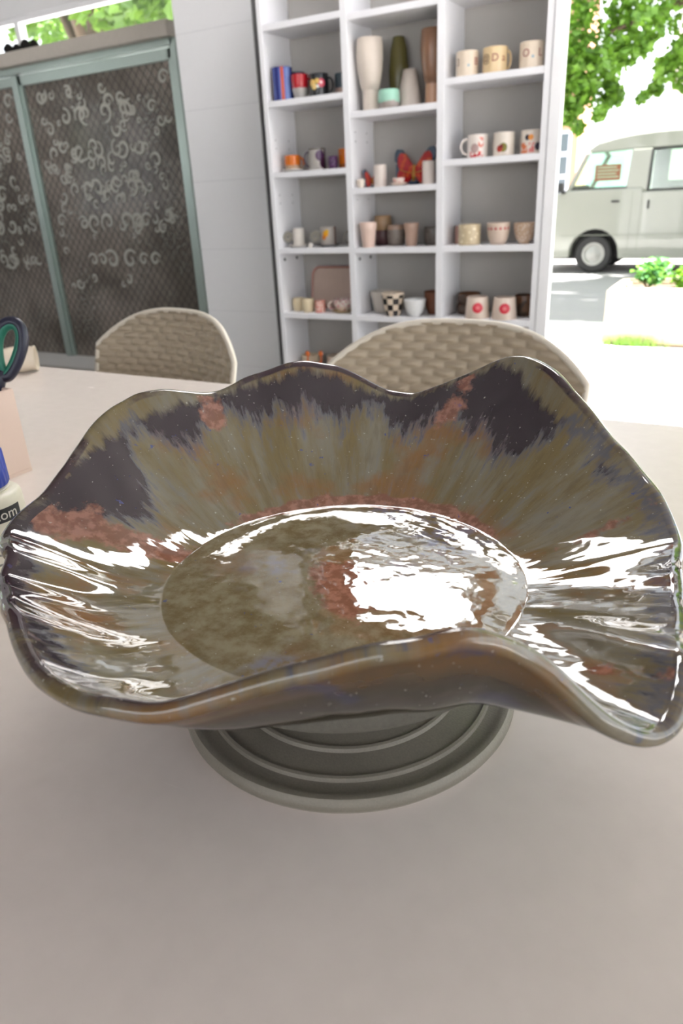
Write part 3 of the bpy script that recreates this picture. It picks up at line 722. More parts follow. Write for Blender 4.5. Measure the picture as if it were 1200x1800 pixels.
def splat(scale, lo, col, amt=1.0, a0=-9, a1=9, z0=-1, z1=1):
    def f(n, c, a, z):
        k = n.m('MULTIPLY', n.step(n.noise(scale, detail=2), lo, lo + 0.05), n.m('MULTIPLY', between(n, a, a0, a1), between(n, z, z0, z1, 0.002)))
        return n.mix(n.m('MULTIPLY', k, amt), c, col)
    return f
def dots(scale, th, col):
    def f(n, c, a, z): return n.mix(n.m('SUBTRACT', 1.0, n.step(n.voro(scale), th - 0.04, th + 0.04)), c, col)
    return f
def chain(*fs):
    def f(n, c, a, z):
        for g in fs: c = g(n, c, a, z)
        return c
    return f
SHAPES = {
    'mug': [(0.90, 0), (0.98, 0.03), (1, 0.08), (1, 1)],
    'cup': [(0.60, 0), (0.66, 0.04), (0.88, 0.35), (0.98, 0.75), (1, 1)],
    'bowl': [(0.45, 0), (0.48, 0.06), (0.74, 0.25), (0.92, 0.6), (1, 1)],
    'deep': [(0.62, 0), (0.66, 0.05), (0.84, 0.3), (0.95, 0.65), (1, 1)],
    'tumbler': [(0.66, 0), (0.70, 0.04), (0.92, 0.72), (0.97, 0.76), (0.98, 0.80), (1, 1)],
    'trap': [(0.98, 0), (1, 0.04), (0.84, 0.97), (0.82, 1)],
    'barrel': [(0.80, 0), (0.9, 0.1), (1, 0.45), (0.98, 0.8), (0.92, 1)],
    'cyl': [(0.97, 0), (1, 0.03), (1, 1)],
    'vase': [(0.60, 0), (0.62, 0.02), (0.60, 0.27), (0.61, 0.30), (0.66, 0.31), (0.78, 0.40), (0.93, 0.58), (1, 0.75), (0.98, 0.9), (0.93, 1)],
    'cone': [(1, 0), (1, 0.05), (0.92, 0.4), (0.62, 0.92), (0.56, 1)],
    'bulb': [(0.5, 0), (0.6, 0.05), (0.95, 0.35), (1, 0.55), (0.8, 0.85), (0.55, 1)],
}
def vprof(shape, r, h, t=0.004):
    o = [(r * a, h * b) for a, b in SHAPES[shape]]
    inn = [(max(0.004, a - t), max(t * 1.3, b)) for a, b in reversed(o)]
    return [(0.0, 0.0)] + o + [(o[-1][0] - t / 2, h + t * 0.35)] + inn[0:-1] + [(0.0, t * 1.4)]
def vessel(name, lab, cat, c, row, X, Y, shape, r, h, mat, handle=None, group=None, hm=None, fn=None, saucer=None, lift=0.0, n=40, turn=0.0, hr=0.0042):
    a, b = COLS[c]; z = ROWS[c][row]
    eL = r + 0.003; eR = r + 0.003
    X = min(max(X, a + eL), b - eR); Y = max(Y, YF + r * 0.6)
    Y = min(Y, YB - r - 0.002)
    rot = math.atan2(-Y, -X) + turn
    if handle is None and saucer is None:
        o = MB().lathe(vprof(shape, r, h), n, fn=fn).build(name, mat, smooth=0.6)
        o.location = (X, Y, z + lift); o.rotation_euler = (0, 0, rot)
    else:
        o = empty(name, (X, Y, z + lift), rot); zz = 0.0
        if saucer:
            sr, sm = saucer
            MB().lathe([(0, 0.0), (sr * 0.55, 0.0), (sr * 0.6, 0.002), (sr, 0.010), (sr, 0.012), (sr * 0.6, 0.006), (0, 0.0055)], 40).build('saucer', sm, o, smooth=0.7); zz = 0.0058
        MB().lathe(vprof(shape, r, h), n, fn=fn).build('body', mat, o, smooth=0.6, loc=(0, 0, zz))
        if handle:
            side, kind, size = handle
            A0 = -PI / 2 if side == 'L' else PI / 2
            if side == 'B': A0 = -PI / 2 - 0.8
            d = Vector((math.cos(A0), math.sin(A0), 0))
            if kind == 'ear':
                pts = [d * (r * 0.96) + Vector((0, 0, h * 0.82))] + [d * (r + size * math.sin(t) * (1.0 if t < 1.8 else .95)) + Vector((0, 0, h * (0.52 + 0.34 * math.cos(t)))) for t in [0.25 + 2.5 * i / 12 for i in range(13)]] + [d * (r * 0.94) + Vector((0, 0, h * 0.18))]
                MB().tube(pts, hr, n=8).build('handle', hm or mat, o, smooth=3.2, loc=(0, 0, zz))
            else:                                     # spiral disc handle
                pts = []
                for i in range(60):
                    t = i / 59; rr = size * (1 - 0.85 * t); q = 2 * PI * 2.2 * t
                    pts.append(d * (r + size * 0.95 - rr * math.cos(q)) + Vector((0, 0, h * 0.5 + rr * math.sin(q))))
                MB().tube(pts, hr * 1.15, n=8).build('handle', hm or mat, o, smooth=3.2, loc=(0, 0, zz))
    return tag(o, lab, cat, group)

W_ = lin(228, 222, 214); CRM = lin(224, 208, 182); BLK = lin(26, 26, 30); ORG = lin(214, 112, 24); RED = lin(170, 24, 36); PURP = lin(70, 36, 78); GRY = lin(160, 158, 154)
# column 1, top row
vessel('striped_mug', 'tall blue mug with an orange-red vertical stripe on the top shelf', 'mug', 0, 5, -1.96, 3.06, 'mug', 0.046, 0.128,
       pot_mat('blue_stripe', lin(64, 84, 158), chain(zone(-0.75, -0.35, -1, 1, lin(42, 50, 120)), zone(0.35, 0.8, -1, 1, lin(110, 128, 182)), zone(-0.16, 0.16, -1, 1, lin(176, 70, 50)), zone(-2.2, -1.15, -1, 1, lin(70, 40, 66)), zone(1.0, 2.0, -1, 1, lin(40, 48, 112)))))
vessel('red_grey_mug', 'red and grey two-tone mug beside the blue striped mug', 'mug', 0, 5, -1.862, 3.06, 'cup', 0.038, 0.092, pot_mat('red_over_grey', lin(176, 172, 168), zone(-9, 9, 0.042, 1, RED)), handle=('R', 'ear', 0.016))
vessel('navy_mug', 'dark blue mug behind the red and grey mug', 'mug', 0, 5, -1.935, 3.16, 'mug', 0.036, 0.118, pot_mat('navy_pot', lin(44, 50, 84)))
ltr = vessel('painted_mug', 'black mug painted with cream and pink figures on the top shelf', 'mug', 0, 5, -1.765, 3.06, 'mug', 0.042, 0.084,
             pot_mat('black_painted', BLK, chain(blob(-0.75, 0.05, 0.014, lin(226, 186, 110), .042), blob(-0.55, 0.036, 0.012, lin(226, 196, 130), .042), blob(0.25, 0.048, 0.016, lin(186, 60, 80), .042), blob(-0.2, 0.056, 0.010, lin(196, 160, 70), .042), blob(0.22, 0.05, 0.006, lin(230, 200, 200), .042), blob(-0.15, 0.036, 0.006, lin(216, 216, 206), .042))), handle=('R', 'ear', 0.018))
vessel('teal_mug', 'dark teal mug against the divider on the top shelf', 'mug', 0, 5, -1.665, 3.10, 'mug', 0.038, 0.080, pot_mat('teal_pot', lin(52, 66, 74), zone(-9, 9, -1, 0.026, lin(150, 128, 120))))
# column 1, second row
vessel('orange_cup', 'orange-glazed cup on a white saucer at the left of its shelf', 'cup', 0, 4, -1.935, 3.075, 'mug', 0.036, 0.062, pot_mat('orange_white', ORG, chain(zone(-9, 9, -1, 0.022, lin(196, 176, 150)), splat(180, 0.5, lin(150, 96, 60), 1, -9, 9, -1, 0.022))), handle=('R', 'ear', 0.014), saucer=(0.052, pot_mat('saucer_w', W_)))
vessel('purple_cup', 'grey cup painted with purple plums and a dark handle', 'cup', 0, 4, -1.80, 3.07, 'cyl', 0.038, 0.088, pot_mat('grey_plum', lin(176, 170, 164), chain(blob(0.35, 0.058, 0.022, PURP, .038), blob(0.85, 0.028, 0.022, lin(56, 26, 50), .038), zone(0.9, 1.6, -1, 1, lin(60, 48, 60)), zone(-9, 9, 0.082, 1, lin(84, 76, 70)))), handle=('L', 'ear', 0.02), hm=pot_mat('plum_handle', lin(54, 40, 58)))
vessel('grape_pot', 'small dark purple pot beside an orange cup', 'pot', 0, 4, -1.705, 3.045, 'barrel', 0.022, 0.050, pot_mat('grape', PURP, dots(90, 0.35, lin(104, 72, 112))))
vessel('orange_cup', 'orange cup behind the small purple pot at the divider', 'cup', 0, 4, -1.665, 3.10, 'mug', 0.036, 0.078, pot_mat('orange_plain', ORG, zone(-9, 9, -1, 0.018, lin(150, 84, 40))))
# column 1, third row
GS = pot_mat('grey_spiral', lin(142, 138, 128))
vessel('spiral_cup', 'plain white cup with grey spiral handle on a white saucer', 'cup', 0, 3, -1.935, 3.085, 'cyl', 0.028, 0.078, pot_mat('white_gl', W_), handle=('L', 'spiral', 0.024), hm=GS, saucer=(0.056, pot_mat('saucer_w2', W_)), hr=0.0045)
vessel('spiral_cup', 'grey cup with yellow brush mark and spiral handle on dark saucer', 'cup', 0, 3, -1.775, 3.09, 'cyl', 0.036, 0.080, pot_mat('grey_yellow', lin(186, 178, 170), chain(blob(-0.35, 0.052, 0.014, lin(230, 160, 26), .036), blob(-0.6, 0.036, 0.010, lin(206, 120, 40), .036), blob(-0.15, 0.062, 0.009, lin(222, 170, 40), .036), zone(1.0, 1.5, -1, 1, lin(120, 50, 40)))), handle=('L', 'spiral', 0.026), hm=GS, saucer=(0.060, pot_mat('saucer_d', lin(128, 126, 128))), hr=0.0045)
vessel('spiral_cup', 'grey cup with ochre patch pushed against the shelf divider', 'cup', 0, 3, -1.652, 3.12, 'cyl', 0.028, 0.074, pot_mat('grey_ochre', lin(168, 150, 132), zone(-0.4, 1.2, 0.0, 1, lin(150, 96, 28))), handle=('L', 'ear', 0.02), hm=GS)
vessel('salt_pot', 'tiny white pot at the foot of the yellow-marked cup', 'pot', 0, 3, -1.838, 3.03, 'mug', 0.010, 0.020, pot_mat('white_tiny', W_))
# column 1, fourth row: leaning tray and cups
tr = empty('tray', (-1.795, 3.185, 0.520)); tr.rotation_euler = (-0.16, 0, 0)
tag(tr, 'pinkish rounded rectangular tray leaning against the shelf back', 'tray')
def rrect(w_, h_, r_, n=8, ox=0, oz=0):
    p = []
    for cx, cz, a0 in ((w_ / 2 - r_, h_ - r_, 0), (-w_ / 2 + r_, h_ - r_, PI / 2), (-w_ / 2 + r_, r_, PI), (w_ / 2 - r_, r_, 1.5 * PI)):
        for i in range(n + 1):
            a = a0 + PI / 2 * i / n; p.append((cx + r_ * math.cos(a) + ox, cz + r_ * math.sin(a) + oz))
    return p
MB().prism(rrect(0.292, 0.192, 0.04), -0.003, 0.003).build('plate', pot_mat('tray_pink', lin(206, 182, 168), rough=.4), tr)
MB().tube([(x, -0.006, z) for x, z in rrect(0.296, 0.196, 0.042)], 0.0058, n=8, closed=True).build('rim', pot_mat('tray_rim', lin(184, 136, 126)), tr, smooth=3.2)
CB = pot_mat('cream_beaker', lin(222, 206, 172))
vessel('cream_beaker', 'small cream beaker at the left foot of the pink tray', 'cup', 0, 2, -1.962, 3.085, 'barrel', 0.030, 0.060, CB)
vessel('cream_beaker', 'small cream beaker next to the pink speckled beaker', 'cup', 0, 2, -1.890, 3.06, 'barrel', 0.031, 0.062, CB)
vessel('pink_beaker', 'small pink speckled beaker beside the floral teacup', 'cup', 0, 2, -1.82, 3.055, 'mug', 0.026, 0.055, pot_mat('pink_speck', lin(226, 190, 176), splat(120, 0.5, lin(204, 104, 92))))
vessel('floral_teacup', 'white floral teacup with pink flowers on a cream saucer', 'teacup', 0, 2, -1.70, 3.075, 'bowl', 0.050, 0.056, pot_mat('floral', lin(226, 214, 204), chain(splat(95, 0.56, lin(196, 96, 116)), splat(70, 0.62, lin(150, 84, 78)))), handle=('L', 'ear', 0.024), saucer=(0.056, pot_mat('saucer_c', lin(222, 200, 160))))
# column 1, fifth row
vessel('crab_bowl', 'cream bowl with a red crab figure on the lowest filled shelf', 'bowl', 0, 1, -1.94, 3.13, 'mug', 0.046, 0.068, pot_mat('cream_bowl', lin(224, 206, 178)))
vessel('cream_bowl', 'cream bowl with orange spots behind the red crab figure', 'bowl', 0, 1, -1.79, 3.15, 'mug', 0.056, 0.068, pot_mat('cream_spots', lin(222, 208, 190), splat(60, 0.6, lin(206, 108, 44))))
crab = empty('crab_figurine', (-1.862, 3.04, 0.222), -1.3)
M_crab = pot_mat('crab_red', lin(196, 74, 44)); M_crabo = pot_mat('crab_orange', lin(208, 104, 44))
MB().sphere((0, 0, 0.035), 0.026, 10, sx=0.8, sy=1.25, sz=0.75).build('body', M_crab, crab, smooth=3.2)
for s_ in (-1, 1):
    MB().tube([(0, 0.02 * s_, 0.04), (0.0, 0.036 * s_, 0.06), (0, 0.034 * s_, 0.085)], 0.005, n=6).sphere((0, 0.034 * s_, 0.095), 0.012, 8, sx=.5, sz=1.2).build('claw', M_crabo, crab, smooth=3.2)
    MB().sphere((0.018, 0.012 * s_, 0.052), 0.006, 6).build('eye', pot_mat('crab_eye%d' % s_, BLK), crab, smooth=3.2)
    for k in range(3):
        MB().tube([(0.008 * (k - 1), 0.026 * s_, 0.028), (0.016 * (k - 1), 0.044 * s_, 0.024), (0.02 * (k - 1), 0.05 * s_, 0.003)], 0.003, n=6).build('leg', M_crab, crab, smooth=3.2)
tag(crab, 'red and orange crab figurine in front of cream bowls', 'figurine')

# column 2, top row
vessel('tall_vase', 'tall off-white vase with narrow waist beside the divider', 'vase', 1, 5, -1.525, 3.075, 'vase', 0.056, 0.262, pot_mat('offwhite_vase', lin(220, 208, 196), rough=.4), n=56)
vessel('grey_vase', 'pale grey bottle-shaped vase behind the mint bowl', 'vase', 1, 5, -1.365, 3.12, 'cone', 0.050, 0.140, pot_mat('grey_vase_m', lin(186, 176, 168), rough=.4), n=48)
vessel('olive_vase', 'olive green round vase standing behind the pale grey vase', 'vase', 1, 5, -1.440, 3.178, 'bulb', 0.044, 0.270, pot_mat('olive_vase_m', lin(94, 88, 48)), n=48)
vessel('mint_bowl', 'small mint green glazed bowl with bare grey foot', 'bowl', 1, 5, -1.425, 3.04, 'barrel', 0.046, 0.066, pot_mat('mint', lin(158, 206, 186), lambda n, c, a, z: n.mix(n.step(n.m('ADD', z, n.m('MULTIPLY', n.noise(30), 0.02)), 0.034, 0.031), c, lin(166, 156, 150))))
vessel('brown_vase', 'tall brown vase with narrow waist against the divider', 'vase', 1, 5, -1.25, 3.09, 'vase', 0.050, 0.262, pot_mat('brown_vase_m', lin(140, 104, 82), chain(zone(-9, 9, -1, 0.074, lin(176, 136, 110)))), n=56)
# column 2, second row: butterflies and white cups
M_bred = pot_mat('butterfly_red', lin(186, 26, 28), lambda n, c, a, z: n.mix(n.step(n.noise(30), 0.52, 0.6), c, lin(214, 84, 36)))
M_bblue = pot_mat('butterfly_blue', lin(72, 88, 108)); M_bgold = pot_mat('butterfly_gold', lin(202, 148, 62)); M_bpale = pot_mat('butterfly_small', lin(206, 84, 74))
def butterfly(name, X, Y, z, sc_, rz, lab, body):
    o = empty(name, (X, Y, z), rz); o.rotation_euler = (-0.10, 0, rz)
    wing = [(0.004, 0.062), (0.02, 0.085), (0.05, 0.118), (0.075, 0.128), (0.088, 0.112), (0.086, 0.08), (0.078, 0.06), (0.088, 0.042), (0.08, 0.014), (0.056, 0.003), (0.03, 0.010), (0.012, 0.03), (0.004, 0.045)]
    tip = [(0.056, 0.122), (0.072, 0.136), (0.094, 0.138), (0.104, 0.122), (0.104, 0.096), (0.093, 0.086), (0.088, 0.108), (0.076, 0.122)]
    side = [(0.088, 0.086), (0.096, 0.078), (0.094, 0.03), (0.086, 0.008), (0.07, 0.0), (0.08, 0.018), (0.087, 0.042), (0.079, 0.06)]
    for s_ in (-1, 1):
        MB().prism([(x * sc_ * s_, q * sc_) for x, q in wing], -0.005 * sc_, 0.005 * sc_).build('wing', body, o)
        MB().prism([(x * sc_ * s_, q * sc_) for x, q in tip], -0.006 * sc_, 0.004 * sc_).build('wing_tip', M_bblue, o)
        MB().prism([(x * sc_ * s_, q * sc_) for x, q in side], -0.0055 * sc_, 0.0035 * sc_).build('wing_edge', M_bblue, o)
        MB().tube([(0.008 * sc_ * s_, -0.0056 * sc_, 0.045 * sc_), (0.04 * sc_ * s_, -0.0056 * sc_, 0.05 * sc_), (0.076 * sc_ * s_, -0.0056 * sc_, 0.062 * sc_)], 0.0016 * sc_, n=6).build('wing_vein', M_bgold, o)
    MB().tube([(0, -0.004 * sc_, 0.012 * sc_), (0, -0.004 * sc_, 0.04 * sc_), (0, -0.004 * sc_, 0.076 * sc_)], 0.006, rads=[0.004 * sc_, 0.0085 * sc_, 0.006 * sc_], n=8).build('body', M_bgold, o, smooth=3.2)
    MB().box(-0.02 * sc_, 0.02 * sc_, -0.012 * sc_, 0.012 * sc_, 0.0, 0.014 * sc_, 0.002 * sc_).build('stand', M_bblue, o)
    return tag(o, lab, 'butterfly')
butterfly('butterfly_figure', -1.362, 3.15, 1.0625, 1.06, -0.25, 'large red ceramic butterfly with blue-grey wing tips', M_bred)
butterfly('butterfly_figure', -1.547, 3.115, 1.0625, 0.52, 1.3, 'small coral butterfly figure next to a white cylinder cup', M_bpale)
WC = pot_mat('white_cylinder', lin(228, 216, 208), rough=.4)
vessel('cylinder_cup', 'white cylindrical cup between the small and large butterflies', 'cup', 1, 4, -1.487, 3.07, 'cyl', 0.028, 0.086, WC)
vessel('cylinder_cup', 'white cylindrical cup in front of the right butterfly wing', 'cup', 1, 4, -1.262, 3.075, 'cyl', 0.026, 0.088, WC)
vessel('bunny_cup', 'tiny white cup beside the small coral butterfly', 'cup', 1, 4, -1.562, 3.03, 'cup', 0.018, 0.033, pot_mat('tiny_white', lin(232, 220, 206)))
vessel('flower_dish', 'tiny white dish with pink flowers before the large butterfly', 'dish', 1, 4, -1.385, 3.04, 'bowl', 0.026, 0.024, pot_mat('pink_flower', lin(232, 214, 206), splat(110, 0.56, lin(214, 120, 120))), saucer=(0.036, pot_mat('tiny_saucer', lin(226, 204, 188))))
# column 2, third row
flute = lambda k, d: (lambda a, z: 1 + d * math.cos(k * a))
vessel('fluted_tumbler', 'pale pink fluted tumbler at the front of the shelf', 'tumbler', 1, 3, -1.535, 3.035, 'tumbler', 0.039, 0.103, pot_mat('pink_flute', lin(232, 204, 190)), fn=lambda a, z: 1 + (0.02 * math.cos(14 * a) if 0.004 < z < 0.074 else 0), n=112)
vessel('tan_cup', 'tan cup stacked upside on a plum bowl behind the pink tumbler', 'cup', 1, 3, -1.525, 3.165, 'trap', 0.046, 0.060, pot_mat('tan_cup_m', lin(170, 138, 104)), lift=0.066)
vessel('plum_bowl', 'dark plum bowl under the tan cup', 'bowl', 1, 3, -1.525, 3.165, 'barrel', 0.044, 0.0645, pot_mat('plum_bowl_m', lin(92, 64, 66)))
DGM = lambda nm, b: pot_mat(nm, b, dots(75, 0.22, lin(70, 62, 58)))
vessel('speckled_pot', 'grey speckled pot with tan rim between the two tumblers', 'pot', 1, 3, -1.438, 3.12, 'barrel', 0.040, 0.086, pot_mat('grey_speck', lin(128, 118, 110), chain(dots(75, 0.22, lin(70, 62, 58)), zone(-9, 9, 0.068, 1, lin(160, 134, 116)))))
vessel('fluted_tumbler', 'dusky pink tumbler between two grey speckled pots', 'tumbler', 1, 3, -1.345, 3.08, 'tumbler', 0.034, 0.094, pot_mat('dusky_flute', lin(186, 156, 140)), fn=lambda a, z: 1 + (0.015 * math.cos(14 * a) if 0.004 < z < 0.066 else 0), n=112)
vessel('speckled_pot', 'dark grey speckled pot against the divider', 'pot', 1, 3, -1.262, 3.14, 'barrel', 0.046, 0.074, DGM('grey_speck2', lin(112, 104, 98)))
# column 2, fourth row
vessel('grey_bowl', 'pale grey flared bowl behind the checkered cup', 'bowl', 1, 2, -1.522, 3.14, 'tumbler', 0.058, 0.096, pot_mat('pale_grey', lin(206, 198, 188)))
def chk(n, c, a, z):
    s_ = n.m('MULTIPLY', n.m('SINE', n.m('MULTIPLY', a, 5.5)), n.m('SINE', n.m('MULTIPLY', z, 118.0)))
    return n.mix(n.m('MULTIPLY', n.step(s_, -0.06, 0.06), n.m('SUBTRACT', 1.0, n.step(z, 0.092, 0.094))), c, lin(34, 30, 32))
vessel('checkered_cup', 'black and white checkered cup in the middle shelf column', 'cup', 1, 2, -1.424, 3.045, 'deep', 0.053, 0.102, pot_mat('checker', lin(222, 204, 184), chk))
vessel('white_bowl', 'small pure white bowl right of the checkered cup', 'bowl', 1, 2, -1.315, 3.045, 'bowl', 0.050, 0.074, pot_mat('pure_white', lin(240, 240, 240), rough=.15))
vessel('brown_bowl', 'red-brown bowl behind the small white bowl', 'bowl', 1, 2, -1.252, 3.13, 'deep', 0.050, 0.100, pot_mat('redbrown', lin(122, 76, 56)))
# column 3, top row: lettered mugs
LM = pot_mat('letter_cream', lin(226, 210, 190)); LM2 = pot_mat('letter_tan', lin(222, 196, 154))
M_pk = pot_mat('ink_pink', lin(150, 74, 76)); M_br = pot_mat('ink_brown', lin(96, 70, 66)); M_bl = pot_mat('ink_blue', lin(160, 180, 190))
for X_, r_, mt_, lab, side, marks in ((-1.095, 0.043, LM, 'cream mug painted with a pink letter B and a blue dot', 'L', (('3', -0.95, M_br), ('B', 0.85, M_pk))),
                                      (-0.985, 0.046, LM2, 'tan mug painted with brown letters on the top shelf', 'R', (('@', -0.85, M_br), ('D', 0.0, M_pk), ('a', 0.75, M_pk))),
                                      (-0.845, 0.044, LM, 'cream mug with letters beside the right shelf panel', 'L', (('O', -0.5, M_pk), ('L', 0.75, M_pk)))):
    o = vessel('letter_mug', lab, 'mug', 2, 5, X_, 3.06, 'mug', r_, 0.085, mt_, handle=(side if side != 'L' else 'B', 'ear', 0.012), group='letter mugs on the top shelf')
    for ch, a_, m_ in marks:
        tv, tf = text_mesh(ch, 0.036, 0.0003)
        MB().add(wrap(tv, r_, a_, 0.048, 0.0003), tf).build('letter', m_, o)
    if mt_ is LM:
        MB().add(wrap(*[patch(0.009, 0.009, 4)[0]], r_, 0.1, 0.036, 0.0002), patch(0.009, 0.009, 4)[1]).build('dot', M_bl, o)
# column 3, second row
vessel('coral_mug', 'white mug painted with coral branches and large ear handle', 'mug', 2, 4, -1.048, 3.07, 'mug', 0.041, 0.083, pot_mat('coral', lin(232, 222, 214), chain(blob(-0.3, 0.034, 0.017, lin(176, 150, 146), .041), splat(55, 0.5, lin(206, 96, 76), .9, 0.05, 0.65, 0.006, 0.074), splat(60, 0.48, lin(190, 44, 60), 1, -0.8, 0.5, 0.0, 0.022))), handle=('L', 'ear', 0.026))
vessel('leaf_mug', 'white mug with a green and red fruit motif', 'mug', 2, 4, -0.940, 3.07, 'mug', 0.041, 0.083, pot_mat('fruit', lin(226, 216, 204), chain(blob(-0.05, 0.03, 0.016, lin(118, 112, 40), .041), blob(-0.42, 0.026, 0.012, lin(176, 66, 56), .041), blob(-0.25, 0.034, 0.007, lin(120, 40, 40), .041))), handle=('B', 'ear', 0.018))
vessel('bird_mug', 'white mug with orange and navy bird motif by right panel', 'mug', 2, 4, -0.835, 3.075, 'mug', 0.038, 0.083, pot_mat('bird', lin(220, 208, 196), chain(blob(-0.35, 0.058, 0.010, lin(40, 40, 58), .038), blob(0.0, 0.058, 0.010, lin(224, 140, 44), .038), splat(60, 0.46, lin(206, 110, 70), 1, -1.2, -0.3, 0.004, 0.04), splat(50, 0.45, lin(206, 120, 116), 1, -0.2, 0.4, 0.006, 0.04), blob(0.8, 0.026, 0.014, lin(60, 52, 66), .038))), handle=('B', 'ear', 0.02))
# column 3, third row
vessel('maroon_pot', 'maroon and pink pot against the left divider behind', 'pot', 2, 3, -1.125, 3.135, 'mug', 0.036, 0.072, pot_mat('maroon', lin(190, 150, 140), zone(0.1, 1.8, -1, 1, lin(110, 38, 48))))
vessel('dotted_cup', 'cream cup with pale dots between maroon pot and heart cup', 'cup', 2, 3, -1.068, 3.055, 'mug', 0.047, 0.080, pot_mat('dot_cream', lin(208, 190, 158), dots(55, 0.28, lin(232, 220, 190))))
vessel('heart_cup', 'beige cup with a row of small red hearts', 'cup', 2, 3, -0.945, 3.06, 'deep', 0.048, 0.083, pot_mat('hearts', lin(214, 194, 178), chain(*[blob(a_, 0.062, 0.0055, lin(190, 86, 92), .048) for a_ in (-1.1, -0.68, -0.25, 0.18, 0.6, 1.0)])))
vessel('lace_bowl', 'rounded bowl with fine white and tan lace pattern', 'bowl', 2, 3, -0.838, 3.07, 'bowl', 0.046, 0.080, pot_mat('lace', lin(196, 168, 144), dots(120, 0.32, lin(226, 214, 202))))
# column 3, fourth row
for X_, lab in ((-1.022, 'cream flared cup with red ring flower beside the dark brown bowls'), (-0.902, 'cream flared cup with red ring flower nearest the doorway jamb')):
    vessel('ring_flower_cup', lab, 'cup', 2, 2, X_, 3.05, 'trap', 0.054, 0.088, pot_mat('ring_flower%d' % int(-X_ * 1000), lin(222, 204, 190), chain(blob(0.02, 0.047, 0.0215, lin(196, 32, 54), .046), blob(0.02, 0.047, 0.0075, lin(224, 120, 124), .046), ringb(0.02, 0.047, 0.012, 0.0145, lin(212, 70, 84), .046))), group='cups with red ring flowers')
BB = pot_mat('dark_wood_glaze', lin(108, 74, 54), splat(20, 0.5, lin(74, 58, 48)))
vessel('brown_bowl', 'dark brown bowl carrying a second one behind the ring-flower cup', 'bowl', 2, 2, -1.096, 3.15, 'barrel', 0.056, 0.044, BB)
vessel('brown_bowl', 'dark brown bowl stacked on another near the middle divider', 'bowl', 2, 2, -1.096, 3.15, 'barrel', 0.056, 0.044, BB, lift=0.046)
vessel('brown_bowl', 'tall dark brown bowl behind the ring-flower cup nearest the jamb', 'bowl', 2, 2, -0.842, 3.15, 'barrel', 0.050, 0.086, BB)
# ------------------------------------------------------------------ outdoors: pavement, road, planter, van, trees, houses
GZ = -0.12
struct('pavement', MB().box(-14, 12, 3.34, 6.9, GZ - 0.15, GZ).box(-14, -2.8, 3.52, 4.07, GZ, GZ + 0.1), M_pave)
struct('road', MB().box(-40, 40, 6.9, 60, GZ - 0.15, GZ - 0.0), M_road)
struct('ground', MB().box(-40, -14, -40, 6.9, GZ - 0.15, GZ).box(12, 40, -40, 6.9, GZ - 0.15, GZ).box(-14, 12, -40, -3.3, GZ - 0.15, GZ), M_pave)

pl = empty('concrete_planter', (-0.05, 6.25, GZ))
def conc_mat():
    n = NT('stained_concrete'); z = n.sep(n.coord())[2]
    st = n.m('MULTIPLY', n.step(n.m('ADD', z, n.m('MULTIPLY', n.noise(6), 0.25)), 0.28, 0.10), 0.6)
    n.set(n.mix(st, n.mix(n.noise(12), lin(176, 164, 144), lin(162, 150, 130)), lin(150, 122, 92)), 0.85); n.bump(n.noise(40), 0.15, 0.01); return n.mat
bmq = MB(); x0, x1, y0, y1, hh, wt = -0.90, 1.3, -0.37, 0.37, 0.42, 0.09
bmq.box(x0, x1, y0, y0 + wt, 0, hh, 0.02).box(x0, x1, y1 - wt, y1, 0, hh, 0.02).box(x0, x0 + wt, y0 + wt * .6, y1 - wt * .6, 0, hh, 0.02).box(x1 - wt, x1, y0 + wt * .6, y1 - wt * .6, 0, hh, 0.02).box(x0 + wt * .6, x1 - wt * .6, y0 + wt * .6, y1 - wt * .6, 0.02, 0.1)
bmq.build('trough', conc_mat(), pl, smooth=0.6)
MB().box(x0 + wt, x1 - wt, y0 + wt, y1 - wt, 0.1, hh - 0.04).build('soil', plain('soil', lin(84, 70, 54), 0.95, bump=.3), pl)
tag(pl, 'long pale concrete planter box standing on the sunny pavement', 'planter')

def leaf_mat(name, c1, c2):
    n = NT(name)
    oi = n.n.new('ShaderNodeNewGeometry')
    c = n.mix(n.m('ADD', n.m('MULTIPLY', oi.outputs['Random Per Island'], 0.7), n.m('MULTIPLY', n.noise(3), 0.3)), c1, c2)
    n.set(c, 0.5)
    tr = n.n.new('ShaderNodeBsdfTranslucent'); n.t.links.new(n.mix(0.5, c, lin(150, 190, 60)), tr.inputs[0])
    mx = n.n.new('ShaderNodeMixShader'); mx.inputs[0].default_value = 0.4
    n.t.links.new(n.b.outputs[0], mx.inputs[1]); n.t.links.new(tr.outputs[0], mx.inputs[2]); n.t.links.new(mx.outputs[0], n.n['Material Output'].inputs[0])
    return n.mat
M_leaf = leaf_mat('tree_leaf', lin(58, 98, 30), lin(120, 160, 56))
M_leaf2 = leaf_mat('shrub_leaf', lin(40, 104, 58), lin(96, 156, 84))
M_leaf3 = leaf_mat('grass_leaf', lin(70, 124, 24), lin(118, 160, 46))
M_bark = plain('bark', lin(92, 76, 60), 0.9, bump=.4)
def leaf(mb, p, size, rnd):
    d = Vector((rnd.gauss(0, 1), rnd.gauss(0, 1), rnd.gauss(0, 0.6))).normalized()
    u = d.cross(Vector((rnd.gauss(0, 1), rnd.gauss(0, 1), rnd.gauss(0, 1)))).normalized(); nn = d.cross(u)
    a = Vector(p); L_ = size; W2 = size * 0.36
    mb.add([a - d * L_ * 0.5, a + u * W2 + nn * W2 * .3, a + d * L_ * 0.5, a - u * W2 + nn * W2 * .3], [(0, 1, 2), (0, 2, 3)])
